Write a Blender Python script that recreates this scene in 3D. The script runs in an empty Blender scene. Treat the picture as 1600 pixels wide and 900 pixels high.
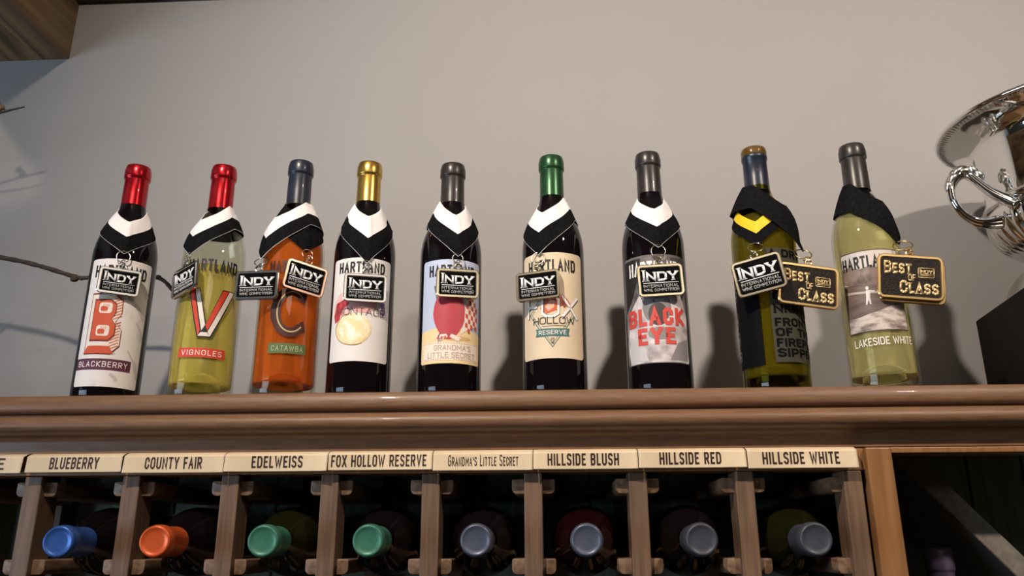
import bpy, bmesh, math, random
from mathutils import Vector, Matrix
from math import sin, cos, pi, radians, atan2, hypot, exp

random.seed(7)
SC = bpy.context.scene
COL = SC.collection

# ------------------------------------------------------------------ camera
EYE = 1.45
F_PX = 1256.0
cam_d = bpy.data.cameras.new('camera')
cam_d.sensor_fit = 'HORIZONTAL'
cam_d.sensor_width = 36.0
cam_d.lens = 36.0 * F_PX / 1600.0
cam_d.clip_start = 0.02
cam = bpy.data.objects.new('camera', cam_d)
COL.objects.link(cam)
pitch, yaw, roll = radians(17.6), radians(3.0), radians(-0.17)
fw = Vector((-sin(yaw) * cos(pitch), cos(yaw) * cos(pitch), sin(pitch)))
rt = Vector((cos(yaw), sin(yaw), 0))
up = rt.cross(fw)
r2 = rt * cos(roll) + up * sin(roll)
u2 = -rt * sin(roll) + up * cos(roll)
M = Matrix.Identity(4)
for i in range(3):
    M[i][0], M[i][1], M[i][2] = r2[i], u2[i], -fw[i]
M[0][3], M[1][3], M[2][3] = 0, 0, EYE
cam.matrix_world = M
SC.camera = cam

# ------------------------------------------------------------------ view, world, lights
SC.view_settings.view_transform = 'Standard'
SC.view_settings.look = 'None'
SC.view_settings.gamma = 1
SC.view_settings.use_curve_mapping = False
SC.view_settings.exposure = 0.0

world = bpy.data.worlds.new('world')
SC.world = world
world.use_nodes = True
bg = world.node_tree.nodes['Background']
bg.inputs[0].default_value = (0.62, 0.78, 1.0, 1)
bg.inputs[1].default_value = 1.2


def lamp(name, kind, loc, energy, color, size=0.05, target=None, spot=None, blend=0.5, size_y=None):
    d = bpy.data.lights.new(name, kind)
    d.energy = energy
    d.color = color
    if kind == 'AREA':
        d.shape = 'RECTANGLE'
        d.size = size
        d.size_y = size_y or size
    else:
        d.shadow_soft_size = size
    if kind == 'SPOT':
        d.spot_size = radians(spot)
        d.spot_blend = blend
    o = bpy.data.objects.new(name, d)
    o.location = loc
    if target:
        o.rotation_euler = (Vector(target) - Vector(loc)).to_track_quat('-Z', 'Y').to_euler()
    COL.objects.link(o)
    return o


WARM = (1.0, 0.86, 0.735)
lamp('ceiling_spot_middle', 'SPOT', (-0.46, -0.15, 2.55), 88, WARM, 0.026, (0.44, 1.1, 1.72), 122, 1.0)
lamp('ceiling_spot_right', 'SPOT', (0.95, -0.15, 2.55), 53, WARM, 0.03, (0.60, 1.1, 1.72), 84, 0.9)
lamp('ceiling_spot_left', 'SPOT', (-1.31, -0.15, 2.55), 16, WARM, 0.02, (-0.95, 1.15, 2.14), 14, 0.15)
lamp('room_fill', 'AREA', (0.5, -1.8, 2.56), 8, (1.0, 0.86, 0.72), 0.9, (0.5, -1.8, 0))  # unseen fill light, added to lift the front and soften the wall shadows
lamp('daylight', 'AREA', (-2.55, -0.9, 1.42), 27, (0.66, 0.82, 1.0), 1.5, (0.0, 0.9, 1.75), size_y=0.95)

# ------------------------------------------------------------------ materials
MATS = {}


def mat(name, color=(0.8, 0.8, 0.8), rough=0.5, metal=0.0, spec=0.5, trans=0.0, ior=1.45, coat=0.0, sheen=0.0):
    if name in MATS:
        return MATS[name]
    m = bpy.data.materials.new(name)
    m.use_nodes = True
    b = m.node_tree.nodes['Principled BSDF']
    b.inputs['Base Color'].default_value = (*color, 1)
    b.inputs['Roughness'].default_value = rough
    b.inputs['Metallic'].default_value = metal
    b.inputs['Specular IOR Level'].default_value = spec
    b.inputs['Transmission Weight'].default_value = trans
    b.inputs['IOR'].default_value = ior
    b.inputs['Coat Weight'].default_value = coat
    b.inputs['Sheen Weight'].default_value = sheen
    MATS[name] = m
    return m


def srgb(r, g, b):
    f = lambda c: (c / 255 / 12.92) if c / 255 <= 0.04045 else ((c / 255 + 0.055) / 1.055) ** 2.4
    return (f(r), f(g), f(b))


def noise_mat(name, c1, c2, scale=(1, 1, 1), nscale=8, detail=6, rough=0.6, bump=0.0, lo=0.35, hi=0.65, metal=0.0, distortion=0.0,
              bscale=None, coat=0.0, spec=0.5):
    m = mat(name, c1, rough, metal, spec, coat=coat)
    nt = m.node_tree
    b = nt.nodes['Principled BSDF']
    tc = nt.nodes.new('ShaderNodeTexCoord')
    mp = nt.nodes.new('ShaderNodeMapping')
    mp.inputs['Scale'].default_value = scale
    nz = nt.nodes.new('ShaderNodeTexNoise')
    nz.inputs['Scale'].default_value = nscale
    nz.inputs['Detail'].default_value = detail
    nz.inputs['Distortion'].default_value = distortion
    cr = nt.nodes.new('ShaderNodeValToRGB')
    cr.color_ramp.elements[0].position = lo
    cr.color_ramp.elements[0].color = (*c1, 1)
    cr.color_ramp.elements[1].position = hi
    cr.color_ramp.elements[1].color = (*c2, 1)
    L = nt.links.new
    L(tc.outputs['Object'], mp.inputs['Vector'])
    L(mp.outputs['Vector'], nz.inputs['Vector'])
    L(nz.outputs['Fac'], cr.inputs['Fac'])
    L(cr.outputs['Color'], b.inputs['Base Color'])
    if bump:
        bp = nt.nodes.new('ShaderNodeBump')
        bp.inputs['Strength'].default_value = bump
        bp.inputs['Distance'].default_value = 0.002
        if bscale:
            n2 = nt.nodes.new('ShaderNodeTexNoise')
            n2.inputs['Scale'].default_value = bscale
            n2.inputs['Detail'].default_value = 4
            L(mp.outputs['Vector'], n2.inputs['Vector'])
            L(n2.outputs['Fac'], bp.inputs['Height'])
        else:
            L(nz.outputs['Fac'], bp.inputs['Height'])
        L(bp.outputs['Normal'], b.inputs['Normal'])
    return m


M_WALL = noise_mat('wall_paint', (0.330, 0.319, 0.312), (0.352, 0.340, 0.333), nscale=2.2, rough=0.72, bump=0.12, bscale=260)
M_CEIL = noise_mat('ceiling_paint', (0.55, 0.52, 0.48), (0.6, 0.57, 0.53), nscale=3, rough=0.85)
M_ROOM = noise_mat('room_paint', (0.17, 0.145, 0.12), (0.21, 0.18, 0.15), nscale=1.2, rough=0.8)
M_FLOOR = noise_mat('floor_boards', (0.06, 0.033, 0.018), (0.13, 0.075, 0.04), scale=(1, 12, 1), nscale=3, rough=0.45)
WD1, WD2 = (0.135, 0.066, 0.032), (0.225, 0.118, 0.060)
M_WOODX = noise_mat('stained_wood_lengthwise', WD1, WD2, scale=(4, 40, 40), nscale=9, detail=8, rough=0.46, bump=0.12, lo=0.25, hi=0.75, coat=0.05)
M_WOODZ = noise_mat('stained_wood_upright', (0.105, 0.062, 0.038), (0.19, 0.115, 0.070), scale=(26, 26, 1.6), nscale=9, rough=0.5, bump=0.1, lo=0.3, hi=0.7)
M_STILE = noise_mat('orange_stained_wood', (0.22, 0.10, 0.036), (0.30, 0.145, 0.055), scale=(22, 22, 1.4), nscale=7, rough=0.4, bump=0.05, coat=0.1)
M_RUNG = noise_mat('worn_rung_wood', (0.13, 0.074, 0.043), (0.26, 0.16, 0.095), scale=(14, 3, 14), nscale=11, rough=0.45, bump=0.12)
M_BACK = noise_mat('dark_back_boards', (0.20, 0.26, 0.21), (0.30, 0.37, 0.30), scale=(22, 6, 1.5), nscale=6, rough=0.6, bump=0.1)
M_DARK = noise_mat('dark_cabinet_inside', (0.03, 0.024, 0.02), (0.05, 0.042, 0.036), scale=(3, 3, 3), nscale=20, rough=0.6)
M_DIAG = noise_mat('grey_brown_board', (0.14, 0.125, 0.10), (0.20, 0.18, 0.15), scale=(8, 8, 8), nscale=14, rough=0.55)
M_TRIM = noise_mat('dark_trim', (0.05, 0.035, 0.022), (0.085, 0.06, 0.04), scale=(1, 12, 12), nscale=6, rough=0.6)


def beam_material():
    m = noise_mat('rough_beam_wood', (0.12, 0.078, 0.04), (0.34, 0.22, 0.11), scale=(26, 1.1, 26), nscale=1.6, detail=10,
                  rough=0.5, bump=0.5, lo=0.32, hi=0.6, distortion=0.6)
    nt = m.node_tree
    b = nt.nodes['Principled BSDF']
    cr = [n for n in nt.nodes if n.type == 'VALTORGB'][0]
    tc = [n for n in nt.nodes if n.type == 'TEX_COORD'][0]
    mp = nt.nodes.new('ShaderNodeMapping')
    mp.inputs['Scale'].default_value = (42, 1.6, 42)
    mp.inputs['Rotation'].default_value = (0.03, 0, 0.05)
    nz = nt.nodes.new('ShaderNodeTexNoise')
    nz.inputs['Scale'].default_value = 1.0
    nz.inputs['Detail'].default_value = 3
    c2 = nt.nodes.new('ShaderNodeValToRGB')
    c2.color_ramp.elements[0].position = 0.36
    c2.color_ramp.elements[0].color = (0.06, 0.04, 0.03, 1)
    c2.color_ramp.elements[1].position = 0.43
    c2.color_ramp.elements[1].color = (1, 1, 1, 1)
    mx = nt.nodes.new('ShaderNodeMix')
    mx.data_type = 'RGBA'
    mx.blend_type = 'MULTIPLY'
    mx.inputs[0].default_value = 1
    L = nt.links.new
    L(tc.outputs['Object'], mp.inputs['Vector'])
    L(mp.outputs['Vector'], nz.inputs['Vector'])
    L(nz.outputs['Fac'], c2.inputs['Fac'])
    L(cr.outputs['Color'], mx.inputs[6])
    L(c2.outputs['Color'], mx.inputs[7])
    L(mx.outputs[2], b.inputs['Base Color'])
    return m


M_BEAM = beam_material()

M_RED_CAP = noise_mat('red_foil', (0.40, 0.006, 0.012), (0.50, 0.012, 0.02), nscale=60, rough=0.24, metal=0.75, coat=0.3)
M_GOLD_CAP = noise_mat('gold_foil', (0.55, 0.33, 0.07), (0.63, 0.40, 0.10), nscale=60, rough=0.27, metal=0.9)
M_NAVY_CAP = noise_mat('navy_foil', (0.012, 0.016, 0.03), (0.018, 0.024, 0.042), nscale=60, rough=0.34, coat=0.2)
M_GREY_CAP = noise_mat('charcoal_foil', (0.028, 0.024, 0.022), (0.04, 0.034, 0.031), nscale=60, rough=0.33, coat=0.15, metal=0.2)
M_GREEN_CAP = noise_mat('dark_green_foil', (0.018, 0.07, 0.028), (0.03, 0.10, 0.04), nscale=60, rough=0.3, metal=0.5)
M_BLUE_CAP = noise_mat('bright_blue_foil', (0.025, 0.085, 0.32), (0.045, 0.13, 0.42), nscale=60, rough=0.33, metal=0.35)
M_ORANGE_CAP = noise_mat('orange_foil', (0.62, 0.09, 0.02), (0.72, 0.13, 0.035), nscale=60, rough=0.33, metal=0.3)
M_TEAL_CAP = noise_mat('teal_green_foil', (0.035, 0.15, 0.10), (0.055, 0.20, 0.135), nscale=60, rough=0.4, metal=0.2)
M_STEEL_CAP = noise_mat('slate_blue_foil', (0.075, 0.09, 0.135), (0.11, 0.125, 0.18), nscale=60, rough=0.36, metal=0.35)
M_SLATE_CAP = noise_mat('slate_grey_foil', (0.045, 0.05, 0.065), (0.065, 0.072, 0.09), nscale=60, rough=0.4, metal=0.2)
M_PURPLE_CAP = noise_mat('plum_black_foil', (0.09, 0.07, 0.12), (0.12, 0.09, 0.15), nscale=60, rough=0.36)



def thin_glass(name, color, ior=1.5, rough=0.015):
    """a thin pane of tinted glass: light passes straight through, the surface mirrors by Fresnel."""
    m = bpy.data.materials.new(name)
    m.use_nodes = True
    nt = m.node_tree
    nt.nodes.remove(nt.nodes['Principled BSDF'])
    out = nt.nodes['Material Output']
    tr = nt.nodes.new('ShaderNodeBsdfTransparent')
    tr.inputs['Color'].default_value = (*color, 1)
    gl = nt.nodes.new('ShaderNodeBsdfGlossy')
    gl.inputs['Roughness'].default_value = rough
    lw = nt.nodes.new('ShaderNodeLayerWeight')
    lw.inputs['Blend'].default_value = 0.5
    pw = nt.nodes.new('ShaderNodeMath')
    pw.operation = 'POWER'
    pw.inputs[1].default_value = 4.0
    fr = nt.nodes.new('ShaderNodeMath')
    fr.operation = 'MULTIPLY_ADD'
    fr.inputs[1].default_value = 0.6
    fr.inputs[2].default_value = 0.04
    nt.links.new(lw.outputs['Facing'], pw.inputs[0])
    nt.links.new(pw.outputs[0], fr.inputs[0])
    mx = nt.nodes.new('ShaderNodeMixShader')
    L = nt.links.new
    L(fr.outputs[0], mx.inputs[0])
    L(tr.outputs[0], mx.inputs[1])
    L(gl.outputs[0], mx.inputs[2])
    L(mx.outputs[0], out.inputs['Surface'])
    return m


M_GLASS = thin_glass('clear_glass', (0.95, 0.95, 0.88))
M_OLIVE_GLASS = thin_glass('olive_glass', (0.58, 0.54, 0.17))
M_LIP_GLASS = mat('amber_glass_lip', (0.20, 0.11, 0.02), 0.06, trans=0.5, ior=1.48)
M_BLACK_GLASS = mat('dark_red_wine_glass', (0.005, 0.003, 0.004), 0.035, spec=0.4)
M_DARK_OLIVE = noise_mat('dark_olive_bottle_glass', (0.007, 0.0075, 0.002), (0.014, 0.0145, 0.0035), nscale=12, rough=0.04)
M_WINE_GLASS = mat('deep_red_wine_glass', (0.010, 0.0015, 0.0025), 0.035, spec=0.55)
M_YELLOW_WINE = mat('golden_white_wine', (1.0, 0.85, 0.22), 0.0, trans=0.76, ior=1.34, spec=0.2)
M_PALE_WINE = mat('pale_white_wine', (0.98, 0.90, 0.46), 0.0, trans=0.82, ior=1.34, spec=0.2)
M_ROSE_WINE = mat('orange_rose_wine', (1.0, 0.22, 0.035), 0.0, trans=0.74, ior=1.34, spec=0.2)
M_OLIVE_WINE = mat('wine_in_olive_bottle', (0.80, 0.75, 0.34), 0.0, trans=0.80, ior=1.34, spec=0.2)

M_SILVER = mat('polished_silver', (0.83, 0.81, 0.78), 0.06, metal=1.0)
M_SILVER_SATIN = noise_mat('satin_silver', (0.62, 0.60, 0.56), (0.72, 0.70, 0.66), nscale=300, rough=0.28, metal=1.0)
M_SILVER_DULL = noise_mat('dull_silver', (0.40, 0.385, 0.35), (0.50, 0.48, 0.44), nscale=30, rough=0.3, metal=1.0)
M_BASE = noise_mat('black_plinth_paint', (0.006, 0.0055, 0.005), (0.010, 0.009, 0.0085), nscale=40, rough=0.7, spec=0.12)
M_MED_SILVER = mat('medal_silver', (0.62, 0.61, 0.59), 0.2, metal=1.0)
M_MED_COPPER = mat('medal_copper', (0.80, 0.50, 0.36), 0.22, metal=1.0)
M_MED_BRASS = mat('medal_pale_brass', (0.68, 0.60, 0.44), 0.2, metal=1.0)
M_MED_GOLD = mat('medal_gold', (0.85, 0.60, 0.27), 0.27, metal=1.0)
M_ENAMEL = mat('black_enamel', (0.004, 0.004, 0.004), 0.7, spec=0.03)
M_ENAMEL_B = noise_mat('brown_black_pebbled_enamel', (0.008, 0.006, 0.005), (0.028, 0.020, 0.014), nscale=500, rough=0.45, bump=0.9, spec=0.2)
M_LETTER_W = mat('bright_raised_metal', (0.88, 0.88, 0.88), 0.45, metal=0.0)
M_LETTER_GOLD = mat('gold_raised_letters', (0.90, 0.66, 0.33), 0.4, metal=0.55)
M_LETTER_G = mat('dull_raised_metal', (0.50, 0.49, 0.48), 0.45, metal=0.2)
M_RIB_W = noise_mat('white_satin_ribbon', (0.80, 0.78, 0.78), (0.86, 0.84, 0.84), nscale=90, rough=0.6)
M_RIB_K = noise_mat('black_ribbon', (0.006, 0.006, 0.007), (0.011, 0.011, 0.012), nscale=300, rough=0.85, bump=0.3, spec=0.03)
M_RIB_Y = noise_mat('yellow_ribbon', (0.86, 0.56, 0.012), (0.92, 0.62, 0.02), nscale=90, rough=0.6)
M_TWIG = noise_mat('vine_bark', (0.030, 0.020, 0.014), (0.085, 0.058, 0.040), scale=(6, 30, 30), nscale=10, rough=0.85, bump=0.6)
M_BUD = noise_mat('vine_bud', (0.22, 0.12, 0.08), (0.45, 0.30, 0.22), nscale=160, rough=0.7)

M_PAPER = noise_mat('white_label_paper', (0.78, 0.75, 0.72), (0.82, 0.79, 0.76), nscale=40, rough=0.55)
M_PAPER_WORN = noise_mat('smudged_label_paper', (0.52, 0.48, 0.47), (0.80, 0.76, 0.74), scale=(1, 1, 0.6), nscale=28, rough=0.55, lo=0.30, hi=0.42)
M_CREAM = noise_mat('cream_label_paper', (0.72, 0.58, 0.40), (0.76, 0.62, 0.44), nscale=40, rough=0.55)
M_TAG = noise_mat('cream_tag_paper', (0.66, 0.52, 0.34), (0.74, 0.60, 0.41), scale=(1, 1, 1), nscale=22, rough=0.65)


def ink(name, r, g, b, rough=0.5):
    return mat('ink_' + name, srgb(r, g, b), rough)


K = ink('black', 26, 22, 22)
DK = ink('dark_brown', 52, 28, 18)
WHT = ink('white', 238, 234, 228)


# ------------------------------------------------------------------ basic builders
def link(name, bm, mats, parent=None, smooth=True):
    me = bpy.data.meshes.new(name)
    bmesh.ops.recalc_face_normals(bm, faces=bm.faces[:])
    bm.to_mesh(me)
    bm.free()
    for m in (mats if isinstance(mats, (list, tuple)) else [mats]):
        me.materials.append(m)
    if smooth:
        for p in me.polygons:
            p.use_smooth = True
    o = bpy.data.objects.new(name, me)
    COL.objects.link(o)
    if parent:
        o.parent = parent
    return o


def auto_smooth(o, deg=35):
    me = o.data
    bm = bmesh.new()
    bm.from_mesh(me)
    for e in bm.edges:
        if len(e.link_faces) == 2 and e.calc_face_angle(0) > radians(deg):
            e.smooth = False
    bm.to_mesh(me)
    bm.free()
    return o


def thing(name, label, cat, loc=(0, 0, 0), group=None, rz=0, rot=None):
    o = bpy.data.objects.new(name, None)
    o.empty_display_size = 0.02
    COL.objects.link(o)
    o.location = loc
    o.rotation_euler = rot or (0, 0, rz)
    tag(o, label, cat, group)
    return o


def tag(o, label, cat, group=None):
    o['label'] = label
    o['category'] = cat
    if group:
        o['group'] = group
    return o


def structure(name, bm, m, smooth=False):
    o = link(name, bm, m, None, smooth)
    o['kind'] = 'structure'
    return o


def add_box(bm, x0, x1, y0, y1, z0, z1, mi=0, bev=0.0):
    vs = [bm.verts.new(p) for p in ((x0, y0, z0), (x1, y0, z0), (x1, y1, z0), (x0, y1, z0),
                                    (x0, y0, z1), (x1, y0, z1), (x1, y1, z1), (x0, y1, z1))]
    fs = [bm.faces.new([vs[i] for i in q]) for q in ((0, 3, 2, 1), (4, 5, 6, 7), (0, 1, 5, 4), (1, 2, 6, 5), (2, 3, 7, 6), (3, 0, 4, 7))]
    for f in fs:
        f.material_index = mi
    if bev:
        es = list({e for f in fs for e in f.edges})
        bmesh.ops.bevel(bm, geom=es, offset=bev, segments=2, affect='EDGES', profile=0.5)
    return vs


def box(x0, x1, y0, y1, z0, z1, bev=0.0):
    bm = bmesh.new()
    add_box(bm, x0, x1, y0, y1, z0, z1, 0, bev)
    return bm


def lathe(profile, seg=64, mid=None, close=False):
    """profile (r, z) list spun round z."""
    bm = bmesh.new()
    rings = []
    for r, z in profile:
        if r < 1e-6:
            rings.append([bm.verts.new((0, 0, z))])
        else:
            rings.append([bm.verts.new((r * sin(2 * pi * k / seg), -r * cos(2 * pi * k / seg), z)) for k in range(seg)])
    n = len(rings)
    for i in range(n if close else n - 1):
        a, b = rings[i], rings[(i + 1) % n]
        for k in range(seg):
            k2 = (k + 1) % seg
            if len(a) == 1 and len(b) == 1:
                continue
            if len(a) == 1:
                bm.faces.new((a[0], b[k], b[k2]))
            elif len(b) == 1:
                bm.faces.new((a[k], a[k2], b[0]))
            else:
                bm.faces.new((a[k], a[k2], b[k2], b[k]))
    return bm


def add_tube(bm, pts, radii, seg=10, closed=False, mi=0):
    pts = [Vector(p) for p in pts]
    n = len(pts)
    if not hasattr(radii, '__len__'):
        radii = [radii] * n
    rings = []
    ref = Vector((0.13, 0.31, 1)).normalized()
    prev = None
    for i in range(n):
        if closed:
            d = (pts[(i + 1) % n] - pts[i - 1]).normalized()
        else:
            d = (pts[min(i + 1, n - 1)] - pts[max(i - 1, 0)]).normalized()
        if prev is None:
            a = d.cross(ref)
            if a.length < 0.05:
                a = d.cross(Vector((1, 0, 0)))
        else:
            a = prev - d * prev.dot(d)
        a.normalize()
        prev = a
        b = d.cross(a)
        rings.append([bm.verts.new(pts[i] + (a * cos(2 * pi * k / seg) + b * sin(2 * pi * k / seg)) * radii[i]) for k in range(seg)])
    for i in range(n if closed else n - 1):
        A, B = rings[i], rings[(i + 1) % n]
        for k in range(seg):
            f = bm.faces.new((A[k], A[(k + 1) % seg], B[(k + 1) % seg], B[k]))
            f.material_index = mi
    if not closed:
        for R in (rings[0], rings[-1]):
            f = bm.faces.new(R)
            f.material_index = mi


def spline(pts, n=8):
    """Catmull-Rom through points."""
    P = [Vector(p) for p in pts]
    out = []
    for i in range(len(P) - 1):
        p0, p1, p2, p3 = P[max(i - 1, 0)], P[i], P[i + 1], P[min(i + 2, len(P) - 1)]
        for k in range(n):
            t = k / n
            out.append(0.5 * ((2 * p1) + (p2 - p0) * t + (2 * p0 - 5 * p1 + 4 * p2 - p3) * t * t + (3 * p1 - p0 - 3 * p2 + p3) * t ** 3))
    out.append(P[-1])
    return out


# ------------------------------------------------------------------ stroke lettering
GL = {
    'A': (1.0, [[(0, 0), (.5, 1), (1, 0)], [(.2, .33), (.8, .33)]]),
    'B': (.95, [[(0, 0), (0, 1), (.75, 1), (1, .85), (1, .65), (.75, .52), (1, .38), (1, .15), (.75, 0), (0, 0)], [(0, .52), (.75, .52)]]),
    'C': (.92, [[(1, .72), (1, .84), (.72, 1), (.28, 1), (0, .84), (0, .16), (.28, 0), (.72, 0), (1, .16), (1, .28)]]),
    'D': (.98, [[(0, 0), (0, 1), (.7, 1), (1, .82), (1, .18), (.7, 0), (0, 0)]]),
    'E': (.82, [[(1, 1), (0, 1), (0, 0), (1, 0)], [(0, .52), (.8, .52)]]),
    'F': (.8, [[(1, 1), (0, 1), (0, 0)], [(0, .5), (.8, .5)]]),
    'G': (.95, [[(1, .74), (1, .84), (.72, 1), (.28, 1), (0, .84), (0, .16), (.28, 0), (.72, 0), (1, .16), (1, .46), (.6, .46)]]),
    'H': (.98, [[(0, 0), (0, 1)], [(1, 0), (1, 1)], [(0, .5), (1, .5)]]),
    'I': (.12, [[(.5, 0), (.5, 1)]]),
    'K': (.95, [[(0, 0), (0, 1)], [(1, 1), (.12, .5), (1, 0)]]),
    'L': (.78, [[(0, 1), (0, 0), (1, 0)]]),
    'M': (1.2, [[(0, 0), (0, 1), (.5, .35), (1, 1), (1, 0)]]),
    'N': (1.0, [[(0, 0), (0, 1), (1, 0), (1, 1)]]),
    'O': (.98, [[(.28, 0), (0, .16), (0, .84), (.28, 1), (.72, 1), (1, .84), (1, .16), (.72, 0), (.28, 0)]]),
    'P': (.92, [[(0, 0), (0, 1), (.75, 1), (1, .84), (1, .58), (.75, .42), (0, .42)]]),
    'R': (.95, [[(0, 0), (0, 1), (.75, 1), (1, .84), (1, .62), (.75, .47), (0, .47)], [(.5, .47), (1, 0)]]),
    'S': (.92, [[(1, .88), (.74, 1), (.26, 1), (0, .86), (0, .68), (.2, .55), (.8, .45), (1, .32), (1, .14), (.74, 0), (.26, 0), (0, .12)]]),
    'T': (.9, [[(0, 1), (1, 1)], [(.5, 0), (.5, 1)]]),
    'U': (.98, [[(0, 1), (0, .16), (.28, 0), (.72, 0), (1, .16), (1, 1)]]),
    'V': (1.0, [[(0, 1), (.5, 0), (1, 1)]]),
    'W': (1.4, [[(0, 1), (.25, 0), (.5, .8), (.75, 0), (1, 1)]]),
    'X': (.98, [[(0, 0), (1, 1)], [(0, 1), (1, 0)]]),
    'Y': (.98, [[(0, 1), (.5, .45), (1, 1)], [(.5, .45), (.5, 0)]]),
    "'": (.1, [[(.5, 1), (.5, .75)]]),
    '0': (.9, [[(.28, 0), (0, .16), (0, .84), (.28, 1), (.72, 1), (1, .84), (1, .16), (.72, 0), (.28, 0)]]),
    '1': (.3, [[(0, .85), (.6, 1), (.6, 0)]]),
    '2': (.9, [[(0, .8), (.25, 1), (.75, 1), (1, .82), (1, .6), (0, 0), (1, 0)]]),
    '8': (.9, [[(.2, .52), (0, .65), (0, .85), (.25, 1), (.75, 1), (1, .85), (1, .65), (.8, .52), (.2, .52), (0, .38), (0, .15), (.25, 0), (.75, 0), (1, .15), (1, .38), (.8, .52)]]),
}


def stroke(pts, w, closed=False, ext=True):
    """mitred quads along a polyline."""
    P = [Vector((p[0], p[1])) for p in pts]
    if (P[0] - P[-1]).length < 1e-9 and len(P) > 2:
        closed = True
        P = P[:-1]
    n = len(P)
    if not closed and ext:
        d = (P[1] - P[0]).normalized()
        P[0] = P[0] - d * w / 2
        d = (P[-1] - P[-2]).normalized()
        P[-1] = P[-1] + d * w / 2
    lf, rg = [], []
    for i in range(n):
        a = P[i - 1] if (i > 0 or closed) else None
        b = P[(i + 1) % n] if (i < n - 1 or closed) else None
        d1 = (P[i] - a).normalized() if a is not None else None
        d2 = (b - P[i]).normalized() if b is not None else None
        if d1 is None:
            d1 = d2
        if d2 is None:
            d2 = d1
        n1, n2 = Vector((-d1.y, d1.x)), Vector((-d2.y, d2.x))
        m = n1 + n2
        if m.length < 0.2:
            m = n1
        m.normalize()
        k = 1 / max(m.dot(n1), 0.42)
        lf.append(P[i] + m * w / 2 * k)
        rg.append(P[i] - m * w / 2 * k)
    q = []
    for i in range(n if closed else n - 1):
        j = (i + 1) % n
        q.append([tuple(lf[i]), tuple(rg[i]), tuple(rg[j]), tuple(lf[j])])
    return q


def letters(s, h, weight=.16, wid=.62, track=.16, serif=False, small=None):
    """list of quads, total width.  h = cap height, wid = letter width factor, weight = stroke / height."""
    x = 0.0
    quads = []
    first = True
    for ch in s:
        if ch == ' ':
            x += h * (.34 + .1 * wid)
            first = True
            continue
        g = GL[ch]
        hh = h if (small is None or first) else h * small
        w = weight * h
        W = max(g[0] * wid * hh, w)
        strokes = g[1]
        for pl in strokes:
            pp = [(x + w / 2 + p[0] * max(W - w, 0), w / 2 + p[1] * (hh - w)) for p in pl]
            quads += stroke(pp, w)
            if serif and ch not in "'":
                for e, o in ((0, 1), (-1, -2)):
                    px, py = pl[e]
                    ox, oy = pl[o]
                    if py in (0, 1) and abs(oy - py) > .3 and pl[0] != pl[-1]:
                        sw = w * .95
                        sy = w * .2 if py == 0 else hh - w * .2
                        cx = x + w / 2 + px * max(W - w, 0)
                        quads.append([(cx - sw, sy - w * .2), (cx + sw, sy - w * .2), (cx + sw, sy + w * .2), (cx - sw, sy + w * .2)])
        x += W + track * h
        first = False
    return quads, x - track * h


def rrect(w, h, r, n=5, cx=0, cy=0):
    out = []
    for qx, qy, a0 in ((1, 1, 0), (-1, 1, 90), (-1, -1, 180), (1, -1, 270)):
        for k in range(n + 1):
            a = radians(a0 + 90 * k / n)
            out.append((cx + qx * (w / 2 - r) + r * cos(a), cy + qy * (h / 2 - r) + r * sin(a)))
    return out


def disc(cx, cy, rx, ry=None, n=28, a0=0, a1=360):
    ry = ry or rx
    full = abs(a1 - a0) >= 360
    m = n if full else n + 1
    return [(cx + rx * cos(radians(a0 + (a1 - a0) * k / n)), cy + ry * sin(radians(a0 + (a1 - a0) * k / n))) for k in range(m)]


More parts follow.
